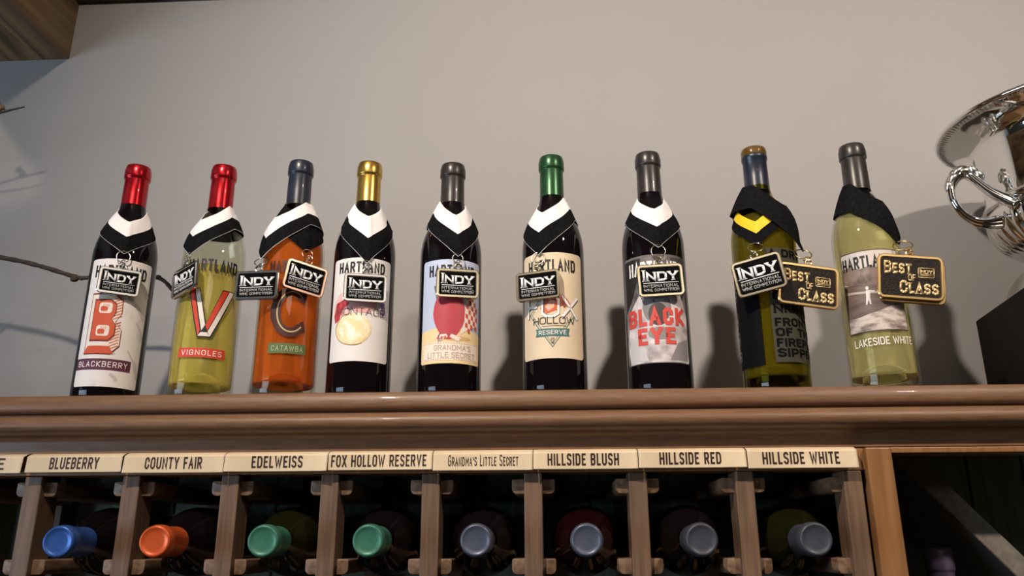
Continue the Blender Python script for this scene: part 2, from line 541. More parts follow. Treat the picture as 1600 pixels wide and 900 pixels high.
class Art:
    """flat shapes in (u, v) sorted into named meshes; wrapped on a surface when built."""

    def __init__(self):
        self.parts = {}

    def poly(self, part, pts, m, layer=1):
        self.parts.setdefault(part, []).append((pts, m, layer))

    def line(self, part, pts, w, m, layer=1, closed=False):
        for q in stroke(pts, w, closed, ext=False):
            self.poly(part, q, m, layer)

    def text(self, part, s, cx, cy, h, m, layer=2, width=None, slant=0, rot=0, arc=0, **kw):
        q, w = letters(s, h, **kw)
        sx = (width / w) if width else 1
        for f in q:
            pts = []
            for x, y in f:
                X, Y = (x - w / 2) * sx + slant * (y - h / 2), y - h / 2
                Y += arc * X * X
                X, Y = X * cos(rot) - Y * sin(rot), X * sin(rot) + Y * cos(rot)
                pts.append((cx + X, cy + Y))
            self.poly(part, pts, m, layer)

    def build(self, mapf, parent, step=None, vstep=None, dl=0.00012, base=0.0, solid=0.0):
        objs = {}
        for part, faces in self.parts.items():
            bm = bmesh.new()
            mats = []
            for pts, m, layer in faces:
                if m not in mats:
                    mats.append(m)
                vs = [bm.verts.new((p[0], p[1], base + layer * dl)) for p in pts]
                try:
                    f = bm.faces.new(vs)
                except ValueError:
                    continue
                f.material_index = mats.index(m)
            bmesh.ops.triangulate(bm, faces=[f for f in bm.faces if len(f.verts) > 4])
            if step:
                xs = [v.co.x for v in bm.verts]
                k = math.ceil(min(xs) / step)
                while k * step < max(xs):
                    bmesh.ops.bisect_plane(bm, geom=bm.verts[:] + bm.edges[:] + bm.faces[:], dist=1e-7,
                                           plane_co=(k * step, 0, 0), plane_no=(1, 0, 0))
                    k += 1
            if vstep:
                ys = [v.co.y for v in bm.verts]
                k = math.ceil(min(ys) / vstep)
                while k * vstep < max(ys):
                    bmesh.ops.bisect_plane(bm, geom=bm.verts[:] + bm.edges[:] + bm.faces[:], dist=1e-7,
                                           plane_co=(0, k * vstep, 0), plane_no=(0, 1, 0))
                    k += 1
            bm.normal_update()
            for f in bm.faces:
                if f.normal.z < 0:
                    f.normal_flip()
            for v in bm.verts:
                v.co = mapf(v.co.x, v.co.y, v.co.z)
            me = bpy.data.meshes.new(part)
            bm.to_mesh(me)
            bm.free()
            for m in mats:
                me.materials.append(m)
            for p in me.polygons:
                p.use_smooth = True
            o = bpy.data.objects.new(part, me)
            COL.objects.link(o)
            o.parent = parent
            if solid:
                md = o.modifiers.new('depth', 'SOLIDIFY')
                md.thickness = solid
                md.offset = -1
            objs[part] = o
        return objs


# ------------------------------------------------------------------ the room
SHELF = 1.607
WALL = 1.15
X0, X1, Y0, ZC = -2.6, 3.0, -3.4, 2.62
structure('floor', box(X0 - .1, X1 + .1, Y0 - .1, WALL + .1, -0.05, 0), M_FLOOR)
structure('ceiling', box(X0 - .1, X1 + .1, Y0 - .1, WALL + .1, ZC, ZC + .05), M_CEIL)
structure('wall_back', box(X0 - .1, X1 + .1, WALL, WALL + .1, 0, ZC), M_WALL)
structure('wall_front', box(X0 - .1, X1 + .1, Y0 - .1, Y0, 0, ZC), M_ROOM)
structure('wall_right', box(X1, X1 + .1, Y0, WALL, 0, ZC), M_ROOM)
bm = bmesh.new()
WY0, WY1, WZ0, WZ1 = -1.7, -0.1, 0.92, 1.92
add_box(bm, X0 - .1, X0, Y0, WY0, 0, ZC)
add_box(bm, X0 - .1, X0, WY1, WALL, 0, ZC)
add_box(bm, X0 - .1, X0, WY0, WY1, 0, WZ0)
add_box(bm, X0 - .1, X0, WY0, WY1, WZ1, ZC)
structure('wall_left', bm, M_ROOM)
structure('trim_1', box(X0, X1, WALL - .022, WALL, 2.352, ZC, .004), M_TRIM)

# rough timber beam, running from the back wall towards the viewer under the ceiling
bm = bmesh.new()
nx, ny, nz = 6, 46, 8
BX0, BX1, BZ0, BZ1, BY0, BY1 = -1.03, -0.8176, 2.241, ZC, -1.6, WALL
prev = None
ring0 = None
for j in range(ny + 1):
    y = BY1 - (BY1 - BY0) * j / ny
    pts = []
    for i in range(nx):
        pts.append((BX0 + (BX1 - BX0) * i / nx, BZ0))
    for i in range(nz):
        pts.append((BX1, BZ0 + (BZ1 - BZ0) * i / nz))
    for i in range(nx):
        pts.append((BX1 - (BX1 - BX0) * i / nx, BZ1))
    for i in range(nz):
        pts.append((BX0, BZ1 - (BZ1 - BZ0) * i / nz))
    ring = []
    for i, (x, z) in enumerate(pts):
        amp = 0.006 if z < BZ1 - 1e-4 and j > 0 else 0.0
        wob = sin(y * 9 + x * 31 + z * 17) * .4 + sin(y * 23 + z * 40) * .35 + random.uniform(-.35, .35)
        ox = wob * amp if abs(x - BX1) < 1e-6 or abs(x - BX0) < 1e-6 else 0
        oz = abs(wob) * amp if z < BZ0 + 1e-6 else 0
        ring.append(bm.verts.new((x + ox, y, z + oz)))
    if prev:
        for i in range(len(ring)):
            bm.faces.new((prev[i], prev[(i + 1) % len(ring)], ring[(i + 1) % len(ring)], ring[i]))
    else:
        ring0 = ring
    prev = ring
bm.faces.new(ring0)
bm.faces.new(prev)
o = link('ceiling_beam', bm, M_BEAM)
auto_smooth(o, 40)
tag(o, 'rough brown timber beam meeting the wall at the upper left corner', 'beam')

# ------------------------------------------------------------------ the cabinet with the bottle rack
CX0, CX1 = -1.25, 1.25
cab = thing('wine_cabinet', 'brown wooden wine cabinet with moulded top and open bottle rack below it', 'cabinet', (0, 0.95, 0))
cab_off = Vector((0, -0.95, 0))


def cpart(name, bm, m, smooth=False, parent=None):
    o = link(name, bm, m, parent or cab, smooth)
    if parent is None:
        o.location = cab_off
    return o


def extrude_profile(prof, x0, x1):
    bm = bmesh.new()
    a = [bm.verts.new((x0, y, z)) for y, z in prof]
    b = [bm.verts.new((x1, y, z)) for y, z in prof]
    n = len(prof)
    for i in range(n):
        bm.faces.new((a[i], a[(i + 1) % n], b[(i + 1) % n], b[i]))
    bm.faces.new(a)
    bm.faces.new(b[::-1])
    return bm


# top board: nearly flat nose, rounded under
prof = [(WALL, SHELF), (0.860, SHELF), (0.857, SHELF - .002)]
prof += [(0.8555, SHELF - .010)]
for k in range(7):
    a = radians(90 * k / 6)
    prof.append((0.8555 + .007 * (1 - cos(a)), SHELF - .0135 - .0065 * sin(a)))
prof += [(WALL, SHELF - .020)]
auto_smooth(cpart('top_board', extrude_profile(prof, CX0, CX1), M_WOODX, True), 50)
# half-round moulding
prof = [(0.90, SHELF - .0202), (0.866, SHELF - .0202), (0.866, SHELF - .0225), (0.858, SHELF - .0228)]
for k in range(13):
    a = radians(80 - 170 * k / 12)
    prof.append((0.8590 - .0145 * cos(a), SHELF - .0335 + .0108 * sin(a)))
prof += [(0.864, SHELF - .0445), (0.90, SHELF - .0445)]
auto_smooth(cpart('half_round_moulding', extrude_profile(prof, CX0, CX1), M_WOODX, True), 50)
# fascia with a cove
prof = [(0.90, SHELF - .0446), (0.8605, SHELF - .0446)]
for k in range(6):
    a = radians(90 * k / 5)
    prof.append((0.8625 + .0055 * sin(a), SHELF - .0446 - .006 * (1 - cos(a)) - .0005))
prof += [(0.868, SHELF - .062), (0.8700, SHELF - .0635), (0.90, SHELF - .0635)]
auto_smooth(cpart('fascia', extrude_profile(prof, CX0, CX1), M_WOODX, True), 40)
# rail behind the paper tags
cpart('tag_rail', box(CX0, 0.322, 0.8695, 0.90, 1.521, SHELF - .0636, .001), M_STILE)
cpart('top_rail', box(0.346, CX1, 0.8630, 0.90, 1.5376, SHELF - .0636, .001), M_STILE)
cpart('stile', box(0.321, 0.347, 0.8620, 0.90, 0.02, SHELF - .0636, .0015), M_STILE)
cpart('divider_panel', box(0.323, 0.343, 0.9001, 1.13, 0.02, SHELF - .0206), M_DARK)
bm = bmesh.new()
x = CX0
while x < CX1:
    w = 0.072
    add_box(bm, x + .0012, min(x + w, CX1) - .0012, 1.1302, 1.1488, 0.02, SHELF - .0206, 0, .0015)
    x += w
cpart('back_panel', bm, M_BACK)
cpart('bottom_panel', box(CX0, CX1, 0.87, 1.13, 1.00, 1.02), M_DARK)
cpart('lower_front', box(CX0, 0.3205, 0.87, 0.89, 0.0, 0.9995), M_WOODZ)
for sx in (CX0, CX1 - .02):
    cpart('side_panel', box(sx, sx + .02, 0.9001, 1.13, 0.02, SHELF - .0206), M_WOODZ)

POST = [-0.897, -0.788, -0.6785, -0.569, -0.4594, -0.350, -0.2412, -0.1325, -0.0239, 0.086, 0.1963, 0.3072]
RUNGZ = [1.515, 1.4345, 1.353, 1.272, 1.19, 1.109]


def rung_profile(cx, w, h, ztop, r=.0055):
    n = 4
    out = []
    for qx, qz, a0 in ((1, -1, 0), (1, 1, 0)):
        pass
    z0 = ztop - h
    for (sx, sz, rr) in ((-1, -1, r), (1, -1, r), (1, 1, r * .35), (-1, 1, r * .35)):
        ccx = cx + sx * (w / 2 - rr)
        ccz = (z0 + rr) if sz < 0 else (ztop - rr)
        base = {(-1, -1): 180, (1, -1): 270, (1, 1): 0, (-1, 1): 90}[(sx, sz)]
        for k in range(n + 1):
            a = radians(base + 90 * k / n)
            out.append((ccx + rr * cos(a), ccz + rr * sin(a)))
    return out


for px in POST:
    last = px > 0.3
    po = cpart('post', box(px - .0096, px + .0096, 0.8705, 0.905, 1.0202, 1.5208 if not last else 1.5208, .0012), M_WOODZ)
    # rear post
    cpart('post', box(px - .0096, px + .0096, 1.095, 1.128, 1.0202, SHELF - .022, .001), M_WOODZ)
    for z in RUNGZ:
        prof = rung_profile(px - (.010 if last else 0), .046 if not last else .026, .0155, z)
        bm = bmesh.new()
        a = [bm.verts.new((x, 0.8785, z_)) for x, z_ in prof]
        b = [bm.verts.new((x, 1.094, z_)) for x, z_ in prof]
        n = len(prof)
        for i in range(n):
            bm.faces.new((a[i], a[(i + 1) % n], b[(i + 1) % n], b[i]))
        fa = bm.faces.new(a)
        bm.faces.new(b[::-1])
        bmesh.ops.bevel(bm, geom=list(fa.edges), offset=.0012, segments=2, affect='EDGES', profile=.5)
        auto_smooth(link('rung', bm, M_RUNG, po, True), 40)
for z in (1.519, 1.35):
    cpart('rear_rail', box(CX0 + .021, 0.322, 1.1281, 1.1301, z - .012, z + .012), M_DIAG)


# crossed boards in the right-hand bin
def board(p0, p1, th, y0, y1):
    bm = bmesh.new()
    d = Vector((p1[0] - p0[0], p1[1] - p0[1])).normalized()
    n = Vector((-d.y, d.x)) * th / 2
    c = [(p0[0] + n.x, p0[1] + n.y), (p1[0] + n.x, p1[1] + n.y), (p1[0] - n.x, p1[1] - n.y), (p0[0] - n.x, p0[1] - n.y)]
    a = [bm.verts.new((x, y0, z)) for x, z in c]
    b = [bm.verts.new((x, y1, z)) for x, z in c]
    for i in range(4):
        bm.faces.new((a[i], a[(i + 1) % 4], b[(i + 1) % 4], b[i]))
    bm.faces.new(a)
    bm.faces.new(b[::-1])
    bmesh.ops.bevel(bm, geom=bm.edges[:], offset=.001, segments=1, affect='EDGES')
    return bm


cpart('bin_board', board((0.363, 1.578), (0.842, 1.036), .022, 0.945, 1.128), M_DIAG)


# ------------------------------------------------------------------ bottles
def bottle_profile(h, r=0.0372):
    k = h / 0.305
    s = [(.0325, .0), (.0355, .0015), (.0368, .005), (.0372, .011), (.0372, .176), (.0369, .184), (.0358, .193), (.0335, .203),
         (.0295, .2135), (.0245, .223), (.0200, .231), (.0170, .238), (.0152, .246), (.0143, .256), (.0138, .270), (.0136, .286),
         (.0150, .2865), (.0152, .293), (.0146, .298), (.0136, .2995)]
    return [(a * r / .0372, b * k) for a, b in s]


def radius_at(prof, z):
    for (r0, z0), (r1, z1) in zip(prof, prof[1:]):
        if z0 <= z <= z1 and z1 > z0:
            return r0 + (r1 - r0) * (z - z0) / (z1 - z0)
    return prof[-1][0]


def build_bottle(root, h, glass, capmat, wine=None, fill=None, lip=False, seg=72, punt=True):
    prof = bottle_profile(h)
    k = h / .305
    if wine is None:
        full = [(0, .012 if punt else 0), (.012, .011), (.024, .004), (.0300, .0005)] + prof + [(.0096, .2995 * k), (0, .2995 * k)]
        link('glass_body', lathe(full, seg), glass, root)
    else:
        th = .0024
        outer = [(0, .028), (.007, .0265), (.014, .022), (.020, .014), (.0255, .005), (.0290, .001)] + prof
        inner = [(max(r - th, .009), z) for r, z in prof if z > .014 and z < .285 * k][::-1]
        inner = [(.0096, .299 * k)] + inner + [(.0345, .012), (.0330, .0075), (.0295, .0055), (.0262, .0085), (.0205, .0175), (.0142, .0255), (.007, .030), (0, .0315)]
        link('glass_body', lathe(outer + inner, seg), glass, root)
        fz = fill or .24 * k
        w = [(max(r - th + .0005, .0095), z) for r, z in prof if z > .025 and z < fz - .0015]
        rf = radius_at(prof, fz) - th + .0005
        wl = [(0, .0350), (.007, .0335), (.0142, .0300), (.0205, .0245), (.0270, .0200), (.0330, .0182), (.0350, .0190), (.0353, .0215)] + w + [(rf, fz), (rf * .9, fz), (0, fz)]
        link('wine', lathe(wl, seg), wine, root)
    # foil capsule
    top = .3035 * k
    if lip:
        cp = [(.0149, .244 * k), (.0147, .262 * k), (.0143, .285 * k), (.0155, .2865 * k), (.0157, .2905 * k), (.0153, .2912 * k)]
        link('capsule', lathe(cp, 56), capmat, root)
        lp = [(.0153, .2912 * k), (.0157, .296 * k), (.0150, .3005 * k), (.0130, .302 * k), (.0100, .3005 * k), (.0097, .292 * k), (0, .2915 * k)]
        link('bottle_lip', lathe(lp, 56), M_LIP_GLASS, root)
    else:
        cp = [(.0150, .244 * k), (.01495, .2455 * k), (.0148, .262 * k), (.0144, .2845 * k), (.0147, .2858 * k), (.0156, .2866 * k), (.0160, .288 * k),
              (.0160, .2965 * k), (.0156, .2990 * k), (.0150, .3012 * k), (.0146, top), (.0128, top + .0004), (.0120, top - .0003), (.0085, top - .0006), (0, top - .0005)]
        link('capsule', lathe(cp, 56), capmat, root)
    return prof


def wrap(R):
    return lambda u, v, o: Vector(((R + o) * sin(u / R), -(R + o) * cos(u / R), v))


R0 = 0.0372
YB = 0.92


def hartland(a, z, m, cx=0.0, width=.052, h=.0128, arc=0.0, winery=None):
    a.text('brand_lettering', 'HARTLAND', cx, z, h, m, 2, width=width, weight=.2, wid=.6, track=.13)
    if winery:
        a.text('brand_lettering', 'WINERY', cx, z - h * .5 - .0055, .0036, winery, 2, width=.022, weight=.12, wid=.7, track=.6)


def art_blackberry():
    a = Art()
    lw, z0, z1 = .078, .0150, .1700
    a.poly('label', rrect(lw, z1 - z0, .003, 4, 0, (z0 + z1) / 2), M_PAPER_WORN, 0)
    hartland(a, .1545, K, width=.062, h=.0150)
    # grey photo of a vine on the right half
    gm = ink('pale_grey', 202, 196, 194)
    for (x0, y0, x1, y1, w) in ((.012, .125, .036, .100, .005), (.018, .150, .038, .128, .006), (.026, .095, .038, .075, .003), (.020, .060, .034, .034, .002),
                                (.004, .030, .012, .022, .004), (-.002, .058, .006, .053, .003), (.030, .050, .037, .028, .003)):
        a.line('artwork', [(x0, y0), ((x0 + x1) / 2 + .002, (y0 + y1) / 2), (x1, y1)], w, gm, 1)
    # block letter B with hatched side
    org, hat, outl = ink('brick_orange', 205, 84, 48), ink('cream', 236, 224, 210), ink('deep_red_brown', 120, 44, 34)
    zb, hb, wb = .0585, .064, .034
    x0 = -.028

    def B(ox, oy, grow, m, layer):
        pts = [(0, 0), (0, 1), (.70, 1), (.93, .90), (.95, .68), (.80, .53), (1, .40), (1, .14), (.78, 0)]
        cx, cy = .5, .5
        a.poly('artwork', [(x0 + ox + (cx + (px - cx) * (1 + grow)) * wb, zb + oy + (cy + (py - cy) * (1 + grow)) * hb) for px, py in pts], m, layer)
    B(.0015, -.001, .16, outl, 2)
    B(.0015, -.001, .10, hat, 3)
    for k in range(18):
        yy = zb + .000 + k * .0036
        if abs(k - 9) > 0:
            a.line('artwork', [(x0 + wb * .78, yy), (x0 + wb * 1.06, yy + .0052)], .0010, org, 4)
    a.poly('artwork', [(x0 - .002, zb - .005), (x0 + wb * .95, zb - .005), (x0 + wb * .8, zb + .004), (x0 + .003, zb + .004)], org, 5)
    B(.0005, .003, -.20, outl, 6)
    B(.0005, .003, -.26, org, 7)
    for cy in (.30, .73):
        a.poly('artwork', rrect(wb * .42, hb * .20, .003, 3, x0 + .002 + wb * .46, zb + .003 + hb * cy), hat, 8)
        for k in range(4):
            xx = x0 + .0035 + wb * .30 + k * .0018
            a.line('artwork', [(xx, zb + .003 + hb * cy - hb * .075), (xx + .0022, zb + .003 + hb * cy + hb * .075)], .0005, org, 9)
        a.poly('artwork', rrect(wb * .22, hb * .09, .002, 3, x0 + .001 + wb * .44, zb + .002 + hb * cy), org, 9)
    pl = ink('plum', 92, 40, 66)
    a.poly('artwork', [(-lw / 2 + .0005, .0345), (.026, .0345), (.026, .0475), (-lw / 2 + .0005, .0475)], pl, 3)
    a.text('lettering', 'BLACKBERRY', -.006, .041, .0066, WHT, 5, width=.056, weight=.13, wid=.75, track=.28)
    return a


def art_vignoles():
    a = Art()
    hartland(a, .1600, K, width=.060, h=.0150)
    gy = ink('faded_olive', 120, 108, 50)
    a.text('brand_lettering', 'WINERY', .004, .1490, .0036, gy, 2, width=.024, weight=.12, wid=.7, track=.6)
    blk, red, wh = K, ink('vermilion', 212, 66, 44), ink('off_white', 235, 228, 218)
    x, y = .0, .100

    def V(pts, m, l):
        a.poly('artwork', [(p[0], p[1]) for p in pts], m, l)
    V([(-.026, .131), (-.012, .131), (-.001, .088), (.014, .131), (.030, .131), (.006, .071), (-.010, .071)], blk, 1)
    V([(-.0245, .1298), (-.019, .1298), (-.007, .079), (-.009, .073)], red, 2)
    V([(-.0175, .1298), (-.0125, .1298), (-.002, .086), (-.0055, .079)], wh, 2)
    V([(.0145, .1298), (.0215, .1298), (.001, .079), (-.0015, .086)], red, 2)
    V([(.0225, .1298), (.0285, .1298), (.0045, .0725), (.0015, .078)], wh, 2)
    V([(-.009, .0725), (.0045, .0725), (.001, .0772), (-.006, .0772)], wh, 3)
    a.poly('artwork', [(-.030, .0475), (.025, .0475), (.025, .0585), (-.030, .0585)], red, 2)
    a.text('lettering', 'VIGNOLES', -.0025, .053, .0062, WHT, 4, width=.046, weight=.13, wid=.75, track=.3)
    return a


def art_catawba():
    a = Art()
    dk = ink('smoked_brown', 66, 26, 20)
    hartland(a, .1560, dk, width=.060, h=.0140)
    ring = disc(0, .1005, .0175, .0250, 40, 42, 318)
    a.line('artwork', ring, .0110, dk, 1)
    a.line('artwork', disc(0.001, .1005, .0168, .0242, 40, 45, 315), .0016, ink('tan', 196, 176, 128), 2)
    a.line('artwork', disc(-.001, .1000, .0225, .0300, 40, 50, 200), .0012, dk, 2)
    for s in (1, -1):
        a.poly('artwork', [(.0105, .1005 + s * .0125), (.0155, .1005 + s * .0100), (.0185, .1005 + s * .0245), (.0105, .1005 + s * .0215)], dk, 2)
    gr = ink('moss_green', 92, 108, 66)
    a.poly('artwork', [(-.023, .0505), (.021, .0505), (.021, .0625), (-.023, .0625)], gr, 2)
    a.text('lettering', 'CATAWBA', -.001, .0565, .0062, ink('pale_green', 176, 190, 140), 4, width=.036, weight=.13, wid=.75, track=.3)
    return a


def art_montage():
    a = Art()
    lw, z0, z1 = .0790, .0400, .1645
    a.poly('label', rrect(lw, z1 - z0, .004, 4, 0, (z0 + z1) / 2), M_PAPER, 0)
    hartland(a, .1530, K, width=.058, h=.0135, winery=ink('grey', 150, 140, 140))
    red, pk, yl, or_, vi = ink('wine_red', 176, 42, 60), ink('blush', 232, 196, 190), ink('straw', 238, 214, 150), ink('pale_straw', 246, 234, 196), ink('violet', 96, 70, 110)
    yl = noise_mat('watercolour_straw', srgb(232, 204, 128), srgb(250, 238, 206), nscale=90, rough=.55, lo=.35, hi=.62)
    or_ = noise_mat('watercolour_cream', srgb(242, 222, 164), srgb(252, 246, 228), nscale=120, rough=.55, lo=.4, hi=.6)
    red = noise_mat('watercolour_red', srgb(164, 30, 48), srgb(214, 96, 92), nscale=140, rough=.55, lo=.4, hi=.68)
    vi = noise_mat('watercolour_violet', srgb(92, 66, 104), srgb(178, 150, 180), nscale=140, rough=.55, lo=.4, hi=.68)
    a.poly('artwork', disc(-.022, .103, .0125, .0190, 24), pk, 1)
    a.poly('artwork', [(-.034, .095), (-.030, .110), (-.020, .113), (-.006, .118), (-.012, .108), (-.020, .101), (-.025, .089), (-.031, .086)], red, 2)
    a.poly('artwork', disc(.004, .1090, .0165, .0120, 24), ink('rose_pink', 226, 168, 160), 2)
    a.poly('artwork', disc(-.0065, .0780, .0215, .0185, 30), yl, 3)
    a.poly('artwork', disc(-.0055, .0775, .0180, .0150, 30), or_, 4)
    a.poly('artwork', [(.024, .116), (.031, .112), (.033, .099), (.028, .094), (.026, .104)], vi, 2)
    a.line('artwork', disc(-.0065, .0780, .0222, .0190, 30, 100, 300), .0008, ink('ochre', 196, 160, 90), 5)
    a.text('lettering', 'MONTAGE', .001, .0985, .0088, ink('plum_grey', 112, 74, 84), 6, width=.060, weight=.09, wid=.85, track=.16)
    return a


def art_secret():
    a = Art()
    lw, z0, z1 = .0790, .0360, .1600
    sky, sand, sand2 = ink('pale_sky', 190, 200, 222), ink('sand', 240, 212, 160), ink('light_sand', 244, 222, 180)
    a.poly('label', rrect(lw, z1 - z0, .004, 4, 0, (z0 + z1) / 2), mat('label_sky_blue', srgb(192, 202, 224), .55), 0)
    a.poly('artwork', [(-lw / 2, z0 + .002), (-lw / 2 + .002, z0), (lw / 2 - .002, z0), (lw / 2, z0 + .002), (lw / 2, .0720), (.012, .0775), (-.015, .0775), (-lw / 2, .0740)], sand, 1)
    hartland(a, .1465, K, width=.058, h=.0140)
    # plain red berry on the sand, checked cloth beside it
    a.poly('artwork', disc(.006, .0650, .018, .0030, 20), ink('sand_dark', 214, 178, 124), 2)
    berry = []
    for k in range(36):
        t = 2 * pi * k / 36
        rr = .0190 * (1 - .22 * max(0, -sin(t)) ** 1.2)
        berry.append((-.003 + rr * cos(t), .0935 + .0300 * sin(t)))
    a.poly('artwork', berry, ink('strawberry', 186, 66, 76), 3)
    a.poly('artwork', [(-.018, .110), (.012, .110), (.018, .128), (-.022, .128)], ink('leaf_green', 90, 110, 90), 2)
    wh, ck = ink('cloth_white', 238, 222, 212), ink('gingham_red', 206, 84, 60)
    cl = [(.017, .122), (.028, .118), (.034, .083), (.016, .074), (.010, .069), (.015, .085)]
    a.poly('artwork', cl, wh, 4)
    for i in range(5):
        for j in range(8):
            if (i + j) % 2 == 0:
                t = j / 8
                xx = .0155 + i * .0036 + .002 * (1 - t)
                yy = .118 - j * .0056 - i * .0006
                if yy > .077 and xx < .0315:
                    a.poly('artwork', [(xx, yy), (xx + .0033, yy - .001), (xx + .0033, yy - .0062), (xx, yy - .0052)], ck, 5)
    a.poly('artwork', [(-.004, .0690), (-.018, .0640), (-.013, .0710), (-.015, .0590)], wh, 5)
    a.poly('artwork', [(-.006, .0700), (-.019, .0685), (-.015, .0600), (-.004, .0665)], wh, 5)
    a.poly('artwork', [(.000, .0700), (.011, .0660), (.008, .0610), (-.002, .0665)], wh, 5)
    for k in range(3):
        a.poly('artwork', [(-.016 + k * .0042, .0672), (-.014 + k * .0042, .0672), (-.0145 + k * .0042, .0640), (-.0165 + k * .0042, .0640)], ck, 6)
    a.poly('artwork', rrect(.072, .0205, .002, 3, .001, .0500), ink('stitched_cream', 240, 226, 208), 3)
    dash = ink('stitch_brown', 186, 164, 144)
    for k in range(24):
        xx = -.0335 + k * .0030
        for yy in (.0408, .0588):
            a.poly('artwork', [(xx, yy), (xx + .0017, yy), (xx + .0017, yy + .0007), (xx, yy + .0007)], dash, 4)
    tx = ink('stitched_grey_rose', 190, 168, 158)
    a.text('lettering', "GRANDMA'S", .002, .0540, .0064, tx, 5, width=.044, weight=.15, wid=.85, track=.16)
    a.text('lettering', 'LITTLE SECRET', .001, .0455, .0064, tx, 5, width=.058, weight=.15, wid=.85, track=.16)
    return a


def art_fox():
    a = Art()
    lw, z0, z1 = .0830, .0400, .1660
    a.poly('label', rrect(lw, z1 - z0, .005, 4, 0, (z0 + z1) / 2), M_CREAM, 0)
    hartland(a, .1500, K, width=.060, h=.0150, winery=ink('grey_brown', 120, 104, 84))
    tl, dk = ink('teal', 66, 112, 108), ink('ink_grey', 50, 52, 50)
    for g, w in ((0, .0010), (-.003, .0006)):
        a.line('artwork', [(0, .0530 - g * 1.2), (.028 + g, .0920), (0, .1290 + g * 1.2), (-.028 - g, .0920), (0, .0530 - g * 1.2)], w, tl, 1)
    org, org2 = ink('fox_orange', 208, 96, 62), ink('fox_pale', 232, 176, 150)
    a.poly('artwork', [(-.014, .098), (-.010, .113), (-.002, .118), (.008, .117), (.018, .110), (.024, .101), (.014, .104), (.006, .096), (-.006, .092)], org, 2)
    a.poly('artwork', [(-.008, .100), (-.002, .108), (.004, .107), (.002, .099), (-.004, .095)], org2, 3)
    a.poly('artwork', [(.010, .108), (.020, .104), (.014, .098)], ink('fox_dark', 150, 62, 44), 3)
    for dx, col, l in ((.0005, dk, 3), (0, WHT, 4)):
        a.text('lettering', 'FOX', dx, .1005 - dx, .0270, col, l, width=.064, weight=(.12 if l == 4 else .15), wid=1.0, track=.1, rot=-.04)
    a.text('lettering', 'HOLLOW', .002, .0840, .0085, dk, 5, width=.050, weight=.12, wid=.95, track=.14)
    a.line('artwork', [(-.012, .0775), (.016, .0775)], .0005, dk, 3)
    a.poly('artwork', [(-.020, .0655), (.020, .0655), (.0185, .0685), (.020, .0745), (-.020, .0745), (-.0185, .0700)], tl, 4)
    a.text('lettering', 'RESERVE', 0, .0700, .0050, WHT, 6, width=.032, weight=.15, wid=.85, track=.2)
    a.text('lettering', '20', 0, .0620, .0030, dk, 4, weight=.14, wid=.7, track=.2)
    a.text('lettering', '18', 0, .0580, .0030, dk, 4, weight=.14, wid=.7, track=.2)
    return a


def art_black_eye():
    a = Art()
    lw, z0, z1 = .0840, .0330, .1610
    g = lambda n, v: mat('photo_grey_' + n, srgb(v, v - 4, v - 3), .5)
    top = noise_mat('photo_grey_backdrop', srgb(64, 58, 58), srgb(150, 142, 142), nscale=26, rough=.5, lo=.4, hi=.65)
    fur = noise_mat('photo_grey_fur', srgb(158, 150, 150), srgb(222, 214, 214), scale=(1, 1, 1), nscale=55, rough=.5, lo=.35, hi=.6)
    a.poly('label', rrect(lw, z1 - z0, .004, 4, 0, (z0 + z1) / 2), top, 0)
    a.poly('artwork', [(-.036, .034), (.040, .034), (.041, .085), (.034, .112), (.022, .125), (-.002, .128), (-.016, .116), (-.030, .098), (-.040, .060)], fur, 1)
    a.poly('artwork', [(-.0405, .158), (-.014, .158), (-.020, .130), (-.029, .108), (-.0405, .095)], g('black', 34), 2)
    a.poly('artwork', [(.020, .158), (.0405, .158), (.041, .120), (.034, .106), (.029, .125)], g('charcoal', 62), 2)
    a.poly('artwork', disc(.002, .098, .0165, .0200, 26), g('mid', 128), 2)
    a.poly('artwork', disc(.003, .0895, .0110, .0135, 24), g('muzzle', 66), 3)
    a.poly('artwork', disc(.004, .0670, .0135, .0075, 24), g('soft', 140), 2)
    a.poly('artwork', [(-.036, .036), (-.010, .036), (-.018, .058), (-.034, .066)], g('pale', 200), 2)
    a.poly('artwork', [(.014, .036), (.038, .036), (.039, .062), (.024, .056)], g('shade', 134), 2)
    for k in range(26):
        xx, yy = random.uniform(-.016, .018), random.uniform(.100, .124)
        a.poly('artwork', disc(xx, yy, random.uniform(.0005, .0012), None, 8), g('speck', 82), 3)
    hartland(a, .1450, WHT, width=.062, h=.0165)
    red = ink('coral_red', 206, 72, 62)
    a.text('lettering', 'BLACK', .0, .0865, .0205, red, 5, width=.070, weight=.22, wid=.66, track=.12)
    a.text('lettering', 'EYE', .0, .0640, .0195, red, 5, width=.044, weight=.22, wid=.66, track=.14)
    return a


